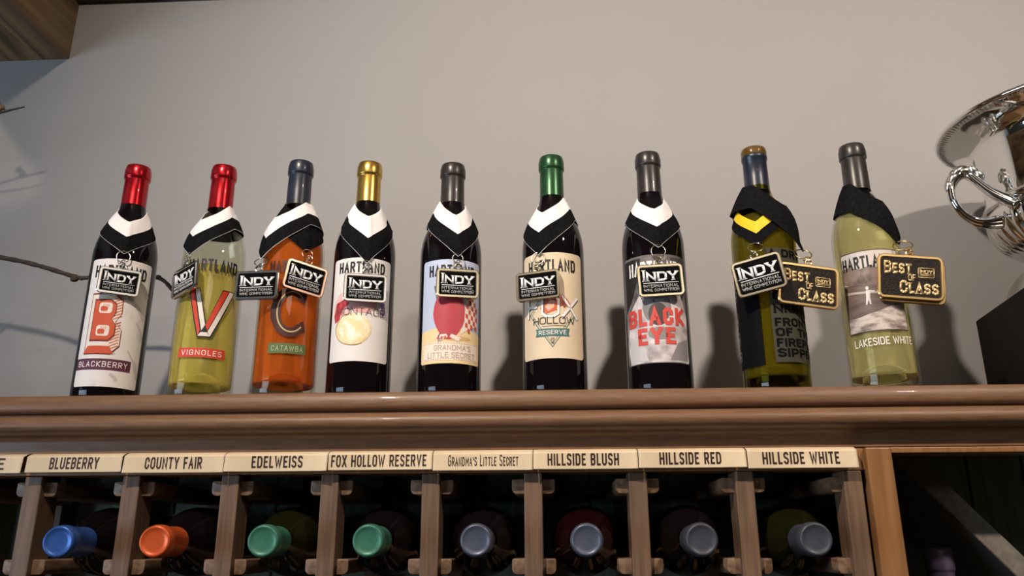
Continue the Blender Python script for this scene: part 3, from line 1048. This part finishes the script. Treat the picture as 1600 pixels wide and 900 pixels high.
def art_fireplace():
    """seen from its back: a black printed panel and a smoked panel of large words."""
    a = Art()
    blk = mat('black_print', (0.006, 0.006, 0.007), .6, spec=.04)
    smoke = mat('smoked_print', (0.060, 0.058, 0.042), .6, spec=.04)
    a.poly('label', [(-.066, .0300), (-.0105, .0300), (-.0105, .1270), (-.066, .1270)], blk, 0)
    a.poly('label', [(-.0745, .120), (-.052, .120), (-.052, .158), (-.0745, .158)], blk, 0)
    a.poly('artwork', [(.0010, .0320), (.0640, .0320), (.0640, .1660), (.0010, .1660)], smoke, 0)
    gy = ink('mid_grey', 130, 128, 122)
    for (x, z, w, h) in ((-.053, .118, .014, .012), (-.054, .090, .013, .016), (-.053, .067, .012, .014), (-.053, .046, .013, .010)):
        a.line('artwork', rrect(w, h, .001, 2, x, z) + [rrect(w, h, .001, 2, x, z)[0]], .0008, gy, 2)
        a.poly('artwork', [(x - w * .25, z - h * .2), (x + w * .3, z - h * .2), (x + w * .3, z + h * .1), (x - w * .25, z + h * .1)], gy, 2)
    rows = [('A DRY', .1595, .046), ('WINE', .1450, .042), ('FOR A', .1270, .046), ('COLD', .1085, .044), ('NIGHT IN', .0930, .070), ('FRONT', .0775, .048), ('OF THE', .0660, .056),
            ('FIREPLACE', .0540, .078), ('SIPPER', .0425, .056)]
    x0 = .0040
    for s, z, w in rows:
        a.text('lettering', s, x0 + w / 2, z, .0098, blk, 3, width=w, weight=.23, wid=.85, track=.12)
    return a


def art_lakeside():
    a = Art()
    lw, z0, z1 = .0690, .0660, .1620
    pap = ink('photo_paper', 206, 198, 190)
    a.poly('label', [(-lw / 2, z0), (lw / 2, z0), (lw / 2, z1), (-lw / 2, z1)], ink('photo_edge', 70, 52, 44), 0)
    e = .0012
    a.poly('artwork', [(-lw / 2 + e, z0 + e), (lw / 2 - e, z0 + e), (lw / 2 - e, z1 - e), (-lw / 2 + e, z1 - e)], pap, 1)
    tree = noise_mat('sepia_trees', srgb(88, 70, 62), srgb(150, 130, 120), nscale=55, rough=.5, lo=.35, hi=.6)
    shore = noise_mat('sepia_shore', srgb(120, 102, 94), srgb(206, 194, 184), scale=(1, 1, 2), nscale=70, rough=.5, lo=.35, hi=.6)
    water = noise_mat('sepia_water', srgb(96, 80, 74), srgb(126, 108, 100), scale=(1, 1, 5), nscale=30, rough=.5)
    xl, xr = -lw / 2 + e, lw / 2 - e
    a.poly('artwork', [(xl, .1260), (-.02, .1210), (0, .1190), (xr, .1180), (xr, .1360), (.012, .1380), (0, .1430), (-.012, .1400), (-.024, .1450), (xl, .1440)], tree, 2)
    a.poly('artwork', [(xl, .0820), (xr, .0900), (xr, .1180), (0, .1190), (xl, .1240)], water, 2)
    a.poly('artwork', [(xl, .1130), (xr, .1060), (xr, .1080), (xl, .1160)], ink('sepia_light', 190, 176, 166), 3)
    a.poly('artwork', [(xl, z0 + e), (xr, z0 + e), (xr, .0930), (.018, .0950), (0, .0880), (-.018, .0840), (xl, .0840)], shore, 3)
    fig = ink('figure_white', 226, 218, 210)
    a.poly('artwork', disc(-.0065, .1165, .0017, .0022, 12), fig, 4)
    a.poly('artwork', [(-.0083, .1140), (-.0048, .1140), (.0010, .1128), (.0012, .1115), (-.0040, .1110), (-.0046, .1050), (-.0040, .0975), (-.0056, .0970), (-.0066, .1030), (-.0086, .0970), (-.0100, .0975), (-.0086, .1060)], fig, 4)
    a.poly('artwork', [(.020, .1060), (.023, .1060), (.024, .0960), (.019, .0955)], ink('sepia_dark', 84, 66, 58), 4)
    hartland(a, .1480, K, cx=-.004, width=.056, h=.0150, winery=ink('grey', 150, 140, 140))
    a.text('lettering', 'LAKESIDE WHITE', .004, .0548, .0086, WHT, 3, width=.066, weight=.13, wid=.7, track=.16, rot=.02)
    return a


#            X       h     view angle  glass            capsule       wine          fill   art             lip  label
BOT = [
    (-0.5320, .3085, -4, M_BLACK_GLASS, M_RED_CAP, None, None, art_blackberry, False,
     'dark wine bottle with red capsule and worn white BLACKBERRY label'),
    (-0.4182, .3050, 0, M_GLASS, M_RED_CAP, M_YELLOW_WINE, .1620, art_vignoles, False,
     'clear bottle of golden wine with red capsule, red VIGNOLES band and big V'),
    (-0.3182, .3085, 3, M_GLASS, M_NAVY_CAP, M_ROSE_WINE, .222, art_catawba, False,
     'clear bottle of orange wine with navy capsule and green CATAWBA band'),
    (-0.2290, .3040, -5, M_BLACK_GLASS, M_GOLD_CAP, None, None, art_montage, False,
     'dark wine bottle with gold capsule and white MONTAGE label with fruit watercolour'),
    (-0.1225, .2990, 3, M_BLACK_GLASS, M_GREY_CAP, None, None, art_secret, False,
     'dark wine bottle with charcoal capsule and sky-blue label showing a red berry on sand'),
    (0.0017, .3060, -3.5, M_BLACK_GLASS, M_GREEN_CAP, None, None, art_fox, False,
     'dark wine bottle with green capsule and cream FOX HOLLOW label'),
    (0.1224, .3070, -2, M_BLACK_GLASS, M_GREY_CAP, None, None, art_black_eye, False,
     'dark wine bottle with charcoal capsule and grey photo label lettered BLACK EYE in red'),
    (0.2540, .3130, 0, M_OLIVE_GLASS, M_NAVY_CAP, M_OLIVE_WINE, .215, art_fireplace, True,
     'olive glass bottle showing its dark printed back panels, with an uncovered amber lip'),
    (0.3740, .3110, 3, M_GLASS, M_GREY_CAP, M_PALE_WINE, .236, art_lakeside, False,
     'clear bottle of pale wine with a sepia lake photo above LAKESIDE WHITE'),
]
BP = []
for X, h, va, gm, cm, wm, fl, art, lip, lab in BOT:
    rz = atan2(-X, YB) + radians(va)
    root = thing('wine_bottle', lab, 'bottle', (X, YB, SHELF + .0002), 'award bottles standing on the cabinet top', rz)
    prof = build_bottle(root, h, gm, cm, wm, fl, lip)
    BP.append(prof)
    parts = art().build(wrap(R0 + .0002), root, step=.0025)
    lb = parts.get('label')
    if lb:
        for n, p in parts.items():
            if p is not lb:
                p.parent = lb


# ------------------------------------------------------------------ medals on ribbons
def medal(bi, phi, tipz, mz, w, h, metal, kind, m_in, m_out, label, phin=None, swing=0.0, off=.0425, roff=0.0, zup=.248, zlow=.214,
          notch=.222, group='award medals hung on the bottles', double=False, backup=0.0, offlet=None, tip_r=None):
    X = BOT[bi][0]
    prof = BP[bi]
    view = atan2(-X, YB)
    ph = view + radians(phi)
    pn = view + radians(phin if phin is not None else phi * .5)
    root = thing('award_medal', label, 'medal', (X, YB, SHELF), group)
    # --- ribbon: a band looped round the neck, meeting in a V in front
    bm = bmesh.new()
    NS, NT = 96, 18
    grid = []
    tip_rr = tip_r or (.0395 + roff)
    for i in range(NS + 1):
        d = -180 + 360 * i / NS
        s = min(abs(d) / 84.0, 1.0)
        e = max(0, (abs(d) - 84) / 96)
        zu = notch + (zup - notch) * s + backup * e * .5
        ru = .0205 + (.0152 - .0205) * s
        zl = tipz + (zlow - tipz) * s ** .92 + backup * e
        rl = tip_rr + (.0318 - tip_rr) * s
        row = []
        for j in range(NT + 1):
            t = j / 16 if j < 16 else (.9925 if j == 16 else (.9965 if j == 17 else 1.0))
            z = zu + (zl - zu) * t
            r = ru + (rl - ru) * (t ** .85)
            r = max(r, radius_at(prof, z) + .0012, .0158) + roff
            pinch = exp(-(abs(d) / 5.0) ** 2)
            r += pinch * .0016 * (1 - .3 * t) + .0006 * sin(d * .09 + t * 3 + bi)
            if d > 0:
                r += .0012 * max(0, 1 - d / 30)
            a = ph + radians(d) + (0.05 * pinch if d > 0 else 0)
            row.append(bm.verts.new((r * sin(a), -r * cos(a), z)))
        grid.append(row)
    for i in range(NS):
        for j in range(NT):
            f = bm.faces.new((grid[i][j], grid[i + 1][j], grid[i + 1][j + 1], grid[i][j + 1]))
            f.material_index = 0 if (j < 8 or (j >= 16 and m_in == M_RIB_W)) else 1
    rb = link('ribbon', bm, [m_in, m_out], root)
    md = rb.modifiers.new('thickness', 'SOLIDIFY')
    md.thickness = .0007
    # --- plaque frame
    n = Vector((sin(pn), -cos(pn), 0))
    t = Vector((cos(pn), sin(pn), 0))
    lat = .0405 * sin(ph - pn)
    top = n * off + t * lat
    tip = Vector((tip_rr * sin(ph), -tip_rr * cos(ph), tipz + .003))
    ctr = Vector((top.x, top.y, mz))
    sw = radians(swing)
    ax, az = t * cos(sw) + Vector((0, 0, 1)) * sin(sw), -t * sin(sw) + Vector((0, 0, 1)) * cos(sw)

    def mp(u, v, o):
        return ctr + ax * u + az * v + n * o
    th = .0036

    def plaque(name, frame_m, shift, field_m, txt):
        bm = bmesh.new()
        rr = min(w, h) * .14
        loops = [(0, -th / 2), (0, th / 2 - .0007), (.0008, th / 2), (.0030, th / 2), (.0035, th / 2 - .0011)]
        rings = []
        for ins, o in loops:
            rings.append([bm.verts.new(mp(p[0] + shift[0], p[1] + shift[1], o + shift[2])) for p in rrect(w - 2 * ins, h - 2 * ins, max(rr - ins, .001), 5)])
        for A, B in zip(rings, rings[1:]):
            for k in range(len(A)):
                bm.faces.new((A[k], A[(k + 1) % len(A)], B[(k + 1) % len(A)], B[k]))
        bm.faces.new(rings[0])
        bm.faces.new(rings[-1])
        # eyelet on the top edge
        pts = []
        for k in range(16):
            a = 2 * pi * k / 16
            pts.append(mp(shift[0] + .0036 * cos(a), shift[1] + h / 2 + .0024 + .0036 * sin(a), shift[2]))
        add_tube(bm, pts, .0011, 8, True)
        po = link(name, bm, frame_m, root, True)
        auto_smooth(po, 30)
        if not txt:
            return po
        bm = bmesh.new()
        bm.faces.new([bm.verts.new(mp(p[0], p[1], th / 2 - .0010)) for p in rrect(w - .0072, h - .0072, max(rr - .0036, .001), 5)])
        fo = link('enamel', bm, field_m, po, False)
        a = Art()
        if kind == 'indy':
            lw = w - .0125
            a.text('lettering', 'INDY', 0, h * .155, h * .36, letm, 0, width=lw, weight=.17, wid=.95, track=.09, serif=True, small=.80)
            a.poly('lettering', [(-lw / 2, -h * .090), (lw / 2, -h * .090), (lw / 2, -h * .068), (-lw / 2, -h * .068)], letm, 0)
            a.text('lettering', 'INTERNATIONAL', 0, -h * .175, h * .098, letm2, 0, width=lw, weight=.16, wid=.8, track=.16)
            a.text('lettering', 'WINE COMPETITION', 0, -h * .300, h * .092, letm2, 0, width=lw, weight=.16, wid=.8, track=.14)
        else:
            a.text('lettering', 'BEST', -w * .190, h * .205, h * .29, letm, 0, width=w * .42, weight=.21, wid=.85, track=.12, serif=True, small=.84)
            a.text('lettering', 'OF', w * .02, -h * .010, h * .150, letm, 0, width=w * .115, weight=.19, wid=.9, track=.12, serif=True)
            a.text('lettering', 'CLASS', w * .125, -h * .225, h * .29, letm, 0, width=w * .58, weight=.21, wid=.85, track=.12, serif=True, small=.84)
            bx, by, bw, bh = w * .235, h * .115, w * .235, h * .21
            q = rrect(bw, bh, .001, 2, bx, by)
            a.line('lettering', q + [q[0]], .0008, letm, 0)
            a.text('lettering', 'INDY', bx, by + bh * .14, bh * .46, letm, 0, width=bw * .8, weight=.17, wid=.9, track=.1, serif=True, small=.85)
            for k in (-.16, -.30):
                a.line('lettering', [(bx - bw * .4, by + bh * k), (bx + bw * .4, by + bh * k)], .0006, letm, 0)
        objs = a.build(mp, po, base=th / 2 - .0002, solid=.0007)
        for ob in objs.values():
            pass
        return po
    letm = M_LETTER_W if kind == 'indy' else metal
    letm2 = M_LETTER_G if kind == 'indy' else metal
    if kind != 'indy':
        letm = M_LETTER_GOLD
    plaque('plaque', metal, (0, 0, 0), M_ENAMEL if kind == 'indy' else M_ENAMEL_B, True)
    if double:
        plaque('rear_plaque', metal, (.0030, -.0030, -th - .0006), None, False)
    # --- split rings
    eye = mp(0, h / 2 + .0052, 0)
    bm = bmesh.new()
    mid = (tip + eye) / 2 + Vector((0, 0, .0005))
    gap = max((tip - eye).length, .006)
    d = (tip - eye).normalized()
    side = d.cross(n).normalized()
    c = tip * .62 + eye * .38
    R = max(gap * .42, .0048)
    add_tube(bm, [c + (d * cos(2 * pi * k / 24) + side * sin(2 * pi * k / 24)) * R for k in range(24)], .0007, 8, True)
    link('split_ring', bm, metal, root)
    bm = bmesh.new()
    c2 = tip * .14 + eye * .86
    nn = (n * .75 + side * .66).normalized()
    add_tube(bm, [c2 + (d * cos(2 * pi * k / 20) + nn * sin(2 * pi * k / 20)) * .0040 for k in range(20)], .0007, 8, True)
    link('link_ring', bm, metal, root)
    return root


SW, SH = .0520, .0352
G1 = 'silver rimmed award medals hung on the bottles'
medal(0, -4, .1760, .1400, .0460, .0325, M_MED_SILVER, 'indy', M_RIB_W, M_RIB_K, 'silver rimmed INDY medal on a white and black ribbon over the BLACKBERRY label', phin=-2, swing=-2)
medal(1, -46, .1720, .1405, SW, SH, M_MED_SILVER, 'indy', M_RIB_W, M_RIB_K, 'silver rimmed INDY medal turned sideways on the golden VIGNOLES bottle', phin=-60, swing=7, off=.0405)
medal(2, 20, .1750, .1410, .0500, .0375, M_MED_COPPER, 'indy', M_RIB_K, M_RIB_K, 'copper rimmed INDY medal tilted on the right of the orange CATAWBA bottle', phin=16, swing=-9, off=.0440)
medal(2, -56, .1650, .1300, SW, SH, M_MED_SILVER, 'indy', M_RIB_W, M_RIB_K, 'silver rimmed INDY medal hanging out at the left of the orange CATAWBA bottle', phin=-22, swing=0, off=.0470, roff=.0028)
medal(3, 3, .1570, .1255, .0495, .0345, M_MED_SILVER, 'indy', M_RIB_W, M_RIB_K, 'silver rimmed INDY medal over the white MONTAGE label of the gold capsule bottle', phin=2, swing=0)
medal(4, 11, .1630, .1290, .0495, .0350, M_MED_BRASS, 'indy', M_RIB_W, M_RIB_K, 'brass rimmed INDY medal over the sky-blue label with the red berry', phin=6, swing=0)
medal(5, -25, .1630, .1250, SW, .0350, M_MED_BRASS, 'indy', M_RIB_W, M_RIB_K, 'brass rimmed INDY medal at the left of the cream FOX HOLLOW label', phin=-14, swing=2)
medal(6, 9, .1680, .1275, SW, .0385, M_MED_BRASS, 'indy', M_RIB_W, M_RIB_K, 'brass rimmed INDY medal over the grey BLACK EYE label', phin=6, swing=2)
medal(7, -9, .1690, .1300, .0555, .0430, M_MED_BRASS, 'indy', M_RIB_Y, M_RIB_K, 'larger INDY medal on a yellow and black ribbon in front of the olive bottle', phin=-6, swing=9, off=.0520, notch=.200, zup=.240)
medal(7, 70, .1640, .1190, .0700, .0500, M_MED_GOLD, 'best', M_RIB_K, M_RIB_K, 'gold BEST OF CLASS medal half hidden behind the INDY medal on the olive bottle', phin=22, swing=-7, off=.0425, roff=.0030, zup=.255, zlow=.219, notch=.226, backup=.008)
medal(8, 62, .1690, .1240, .0700, .0520, M_MED_GOLD, 'best', M_RIB_K, M_RIB_K, 'gold BEST OF CLASS medal on a black ribbon over the pale LAKESIDE WHITE bottle', phin=18, swing=-7, off=.0450, zup=.256, zlow=.214, notch=.228, double=True, backup=.008)

# ------------------------------------------------------------------ bottles lying in the rack
LYING = [
    (-0.4903, 1.4535, -0.509, M_BLACK_GLASS, None, M_BLUE_CAP, 'bottle with bright blue capsule lying in the rack under the BLUEBERRY tag'),
    (-0.3930, 1.4515, -0.404, M_BLACK_GLASS, None, M_ORANGE_CAP, 'bottle with orange capsule lying in the rack under the COUNTY FAIR tag'),
    (-0.2853, 1.4515, -0.2945, M_DARK_OLIVE, None, M_TEAL_CAP, 'olive bottle with teal green capsule lying under the EDELWEISS tag'),
    (-0.1823, 1.4530, -0.1865, M_BLACK_GLASS, None, M_TEAL_CAP, 'dark bottle with teal green capsule lying under the FOX HOLLOW RESERVE tag'),
    (-0.0775, 1.4550, -0.0785, M_BLACK_GLASS, None, M_STEEL_CAP, 'dark bottle with shiny slate blue capsule lying in the rack below GRANDMA\'S LITTLE SECRET'),
    (0.0284, 1.4525, 0.0310, M_WINE_GLASS, None, M_STEEL_CAP, 'deep red bottle with slate blue capsule lying under the HILLSIDE BLUSH tag'),
    (0.1369, 1.4520, 0.1405, M_BLACK_GLASS, None, M_SLATE_CAP, 'dark bottle with slate grey capsule lying under the HILLSIDE RED tag'),
    (0.2431, 1.4510, 0.2500, M_DARK_OLIVE, None, M_SLATE_CAP, 'olive bottle with slate grey capsule lying under the HILLSIDE WHITE tag'),
]
for xc, zc, xb, gm, wm, cm, lab in LYING:
    hb = .2975
    y_cap = .803
    yb = y_cap + hb
    psi = atan2(xc - xb, .13)
    psi = max(-.10, min(.10, psi))
    zax = 1.4525
    root = thing('wine_bottle', lab, 'bottle', (xc - sin(psi) * hb, y_cap + cos(psi) * hb, zax), 'bottles lying in the cabinet rack', rot=(radians(90), 0, psi))
    build_bottle(root, hb, gm, cm, wm, None if wm is None else .262)

# bottle standing in the right-hand bin
root = thing('wine_bottle', 'bottle with plum black capsule standing in the dark bin at the lower right', 'bottle', (0.4310, 0.985, 1.0202))
build_bottle(root, .425 * 1.0, M_BLACK_GLASS, M_PURPLE_CAP)

# ------------------------------------------------------------------ paper name tags
TAGS = [
    ('E', -0.700, -0.5765, -0.6010, .0090, .0125, 'cream paper tag cut off by the left edge, last letter E', .16),
    ('BLUEBERRY', -0.5725, -0.4662, -0.5190, .0545, .0125, 'cream paper tag reading BLUEBERRY', .16),
    ('COUNTY FAIR', -0.4640, -0.3542, -0.4095, .0620, .0125, 'cream paper tag reading COUNTY FAIR', .16),
    ('EDELWEISS', -0.3534, -0.2418, -0.2965, .0555, .0125, 'cream paper tag reading EDELWEISS', .16),
    ('FOX HOLLOW RESERVE', -0.2412, -0.1297, -0.1870, .1020, .0125, 'cream paper tag reading FOX HOLLOW RESERVE', .16),
    ("GRANDMA'S LITTLE SECRET", -0.1290, -0.0236, -0.0760, .0740, .0115, "cream paper tag reading GRANDMA'S LITTLE SECRET in thin spiky letters", .12),
    ('HILLSIDE BLUSH', -0.0230, 0.0858, 0.0290, .0745, .0125, 'cream paper tag reading HILLSIDE BLUSH', .17),
    ('HILLSIDE RED', 0.0866, 0.1972, 0.1400, .0635, .0125, 'cream paper tag reading HILLSIDE RED', .17),
    ('HILLSIDE WHITE', 0.1986, 0.3105, 0.2530, .0780, .0125, 'cream paper tag reading HILLSIDE WHITE', .17),
]
TZ0, TZ1 = 1.5232, 1.5448
for i, (s, xa, xb, tc, tw, thh, lab, wt) in enumerate(TAGS):
    cx = (xa + xb) / 2
    z0 = TZ0 + .0007 * sin(i * 2.1)
    root = thing('name_tag', lab, 'tag', (cx, .8690, z0), 'paper name tags along the rack')
    Wd, Hh = xb - xa, TZ1 - z0

    def tmap(u, v, o, Wd=Wd, Hh=Hh, i=i):
        t = v / Hh
        out = .0100 * min(1, (1 - t) / .20) ** .7 if t > .80 else .0100
        out += .0012 * sin(u * 40 + i * 1.7) * (1 - t) + .0018 * (abs(u) / (Wd / 2)) ** 6 * (1 - t)
        return Vector((u, -out - o, v))
    bm = bmesh.new()
    NU, NV = 40, 24
    g = [[bm.verts.new(tmap(-Wd / 2 + Wd * a / NU, Hh * b / NV, 0)) for b in range(NV + 1)] for a in range(NU + 1)]
    for a in range(NU):
        for b in range(NV):
            bm.faces.new((g[a][b], g[a + 1][b], g[a + 1][b + 1], g[a][b + 1]))
    pp = link('paper', bm, M_TAG, root)
    md = pp.modifiers.new('thickness', 'SOLIDIFY')
    md.thickness = .0003
    md.offset = 1 if False else 0
    a = Art()
    thin = wt < .14
    a.text('lettering', s, tc - cx, Hh * .50 - .0008, thh, DK, 0, width=tw, weight=wt, wid=.55, track=.14, small=.82 if thin else None)
    a.build(tmap, pp, step=.002, vstep=.0008, base=.00045)

# ------------------------------------------------------------------ silver trophy on a black plinth
TX, TY = 0.652, 0.958
BT = 1.729
tro = thing('trophy_cup', 'large silver two-handled trophy cup with a flared rim on a black plinth', 'trophy', (TX, TY, SHELF + .0002), rz=radians(-7))
zt = BT - SHELF
bm = box(-.104, .098, -.094, .092, 0, zt, .0025)
auto_smooth(link('plinth', bm, M_BASE, tro, True), 30)


def L_(z):
    return z - SHELF


foot = [(.0, BT), (.0925, BT), (.0945, BT + .003), (.0930, BT + .007), (.0915, BT + .012), (.0870, BT + .022), (.0790, BT + .032), (.0680, BT + .040), (.0540, BT + .0455), (.038, BT + .048), (.024, BT + .0485)]
stem = [(.022, 1.778), (.026, 1.780), (.028, 1.782), (.022, 1.785), (.030, 1.787)]
link('foot', lathe([(r, L_(z)) for r, z in foot + stem], 96), M_SILVER_DULL, tro)
# fluted lower bowl
bm = lathe([(r, L_(z)) for r, z in [(.030, 1.787), (.042, 1.7875), (.055, 1.7885), (.066, 1.791), (.076, 1.796), (.084, 1.802), (.090, 1.809), (.0945, 1.816), (.0975, 1.824), (.0990, 1.832), (.0990, 1.840), (.0970, 1.846)]], 240)
for v in bm.verts:
    r = hypot(v.co.x, v.co.y)
    a = atan2(v.co.y, v.co.x)
    z = v.co.z + SHELF
    if 1.788 < z < 1.836:
        k = sin(pi * (z - 1.788) / .048)
        f = abs(sin(a * 20))
        dr = -.0040 * k * (1 - f) ** 1.5
        v.co.x *= (r + dr) / r
        v.co.y *= (r + dr) / r
link('fluted_bowl', bm, M_SILVER, tro)
mid = [(.0970, 1.846), (.1000, 1.8475), (.1015, 1.8510), (.1000, 1.8545), (.0970, 1.856), (.0955, 1.859)]
body = [(.0950, 1.870), (.0950, 1.890), (.0958, 1.910), (.0972, 1.925), (.0982, 1.9335), (.0995, 1.9365), (.1025, 1.9400), (.1090, 1.9450), (.1170, 1.9495), (.1260, 1.9530), (.1330, 1.9548), (.1385, 1.9552),
        (.1405, 1.9570), (.1408, 1.9590), (.1395, 1.9610), (.1360, 1.9615), (.1260, 1.9590), (.1150, 1.9545), (.1040, 1.9470), (.0960, 1.9380), (.0925, 1.920), (.0920, 1.870), (.090, 1.830), (.06, 1.80), (0, 1.797)]
link('cup_body', lathe([(r, L_(z)) for r, z in mid + body], 160), M_SILVER, tro)
# gadrooned rim edge
bm = bmesh.new()
N = 150
for k in range(N):
    a0, a1 = 2 * pi * k / N, 2 * pi * (k + .6) / N
    p = []
    for t in range(5):
        a = a0 + (a1 - a0) * t / 4
        r = .1270 + .0110 * t / 4
        p.append((r * sin(a), -r * cos(a), L_(1.9538 + .0016 * t / 4)))
    add_tube(bm, p, [.0003, .0007, .0009, .0009, .0005], 6)
link('gadrooned_rim', bm, M_SILVER_SATIN, tro)


def handle(ang):
    hd = bmesh.new()
    dirv = Vector((sin(ang), -cos(ang), 0))
    sd = Vector((cos(ang), sin(ang), 0))

    def P(r, z, s=0):
        return dirv * r + sd * s + Vector((0, 0, L_(z)))
    loop = spline([P(.090, 1.836, .034), P(.1078, 1.8580, .020), P(.1172, 1.8770, .010), P(.1230, 1.8900, .003), P(.1300, 1.8940), P(.1390, 1.8880), P(.1470, 1.8740), P(.1468, 1.8560), P(.1385, 1.8400), P(.1260, 1.8300), P(.1107, 1.8270), P(.095, 1.8285)], 7)
    n = len(loop)
    rad = []
    for i in range(n):
        t = i / (n - 1)
        rad.append(.0060 - .0014 * sin(pi * t) + .0020 * exp(-((t - .42) / .12) ** 2) + (.0035 * max(0, (t - .82) / .18)) + .002 * max(0, 1 - t / .12))
    add_tube(hd, loop, rad, 16)
    for s in (-1, 1):
        add_tube(hd, [p + sd * s * (.0034 + .002 * exp(-((i / (n - 1) - .42) / .15) ** 2) + .003 * max(0, i / (n - 1) - .8) / .2) + Vector((0, 0, .001)) for i, p in enumerate(loop)], [r * .6 for r in rad], 10)
    ho = link('handle', hd, M_SILVER, tro)
    lf = bmesh.new()
    for j, (r, z, s, le, el) in enumerate(((.127, 1.8985, 0, .022, .35), (.136, 1.8955, .005, .017, -.5), (.136, 1.8955, -.005, .017, -.5), (.120, 1.8930, .008, .018, .9), (.120, 1.8930, -.005, .018, .9),
                                           (.144, 1.8860, .004, .015, -.9), (.144, 1.8860, -.004, .015, -.9), (.1490, 1.8770, 0, .016, -1.2), (.1150, 1.8860, .010, .016, .9), (.141, 1.8920, 0, .015, -.7), (.129, 1.8935, .007, .015, .1))):
        c = P(r, z, s)
        d = (dirv * cos(el) + Vector((0, 0, 1)) * sin(el) + sd * s * 50).normalized()
        pts = [c - d * le * .5, c - d * le * .2 + Vector((0, 0, .0015)), c + d * le * .2 + Vector((0, 0, .0015)), c + d * le * .5]
        add_tube(lf, spline(pts, 3), [.0014, .0030, .0043, .0054, .0058, .0054, .0046, .0035, .0022, .0009], 8)
    link('acanthus_leaf', lf, M_SILVER_SATIN, ho)


handle(radians(-83))
handle(radians(97))

# ------------------------------------------------------------------ grapevine twigs on the wall at the left
VY = 1.03


def twig(name, label, pts, r0, r1, knobs=(), buds=(), shoots=()):
    sp = spline(pts, 8)
    n = len(sp)
    rad = []
    for i in range(n):
        t = i / (n - 1)
        rad.append((r0 + (r1 - r0) * t) * (1 + .10 * sin(i * 2.7) + .08 * sin(i * 1.3)))
    bm = bmesh.new()
    add_tube(bm, sp, rad, 10)
    for sh, ra in shoots:
        s2 = spline(sh, 6)
        add_tube(bm, s2, [ra * (1 - .6 * i / len(s2)) for i in range(len(s2))], 8)
    for (p, rr) in knobs:
        c = Vector(p)
        bmesh.ops.create_icosphere(bm, subdivisions=2, radius=rr, matrix=Matrix.Translation(c) @ Matrix.Diagonal((1.25, .9, .9, 1)))
    o = link(name, bm, M_TWIG)
    tag(o, label, 'branch', 'dry vine twigs on the wall')
    for p, rr in buds:
        bb = bmesh.new()
        bmesh.ops.create_icosphere(bb, subdivisions=3, radius=rr)
        for v in bb.verts:
            v.co *= 1 + .18 * sin(v.co.x * 900 + v.co.z * 700)
            v.co += Vector(p)
        link('bud', bb, M_BUD, o)
    return o


twig('vine_twig', 'long thin brown vine twig running behind the BLACKBERRY bottle',
     [(-1.28, 1.149, 1.93), (-1.12, 1.08, 1.90), (-0.95, 1.03, 1.868), (-0.7786, 1.03, 1.837), (-0.7201, 1.03, 1.8233), (-0.6634, 1.03, 1.8055), (-0.6476, 1.03, 1.8038), (-0.5977, 1.03, 1.8066),
      (-0.5451, 1.03, 1.8018), (-0.5178, 1.03, 1.7799), (-0.495, 1.04, 1.768)],
     .0036, .0026, knobs=[((-0.6634, 1.028, 1.8015), .0048), ((-0.545, 1.03, 1.8025), .0038), ((-0.80, 1.03, 1.842), .0045)],
     shoots=[([(-0.80, 1.03, 1.842), (-0.84, 1.04, 1.80), (-0.90, 1.05, 1.73), (-0.96, 1.06, 1.70)], .003),
             ([(-0.95, 1.03, 1.868), (-0.88, 1.0, 1.90), (-0.83, 0.99, 1.905)], .0028)])
twig('vine_twig', 'short dark twig tip with a pinkish bud at the left edge below the beam',
     [(-1.28, 1.149, 2.02), (-1.1, 1.06, 2.03), (-0.92, 1.03, 2.047), (-0.8241, 1.03, 2.069), (-0.806, 1.03, 2.0735), (-0.788, 1.03, 2.0776)],
     .0030, .0011, buds=[((-0.8215, 1.027, 2.0765), .0052), ((-0.829, 1.028, 2.083), .0050)])
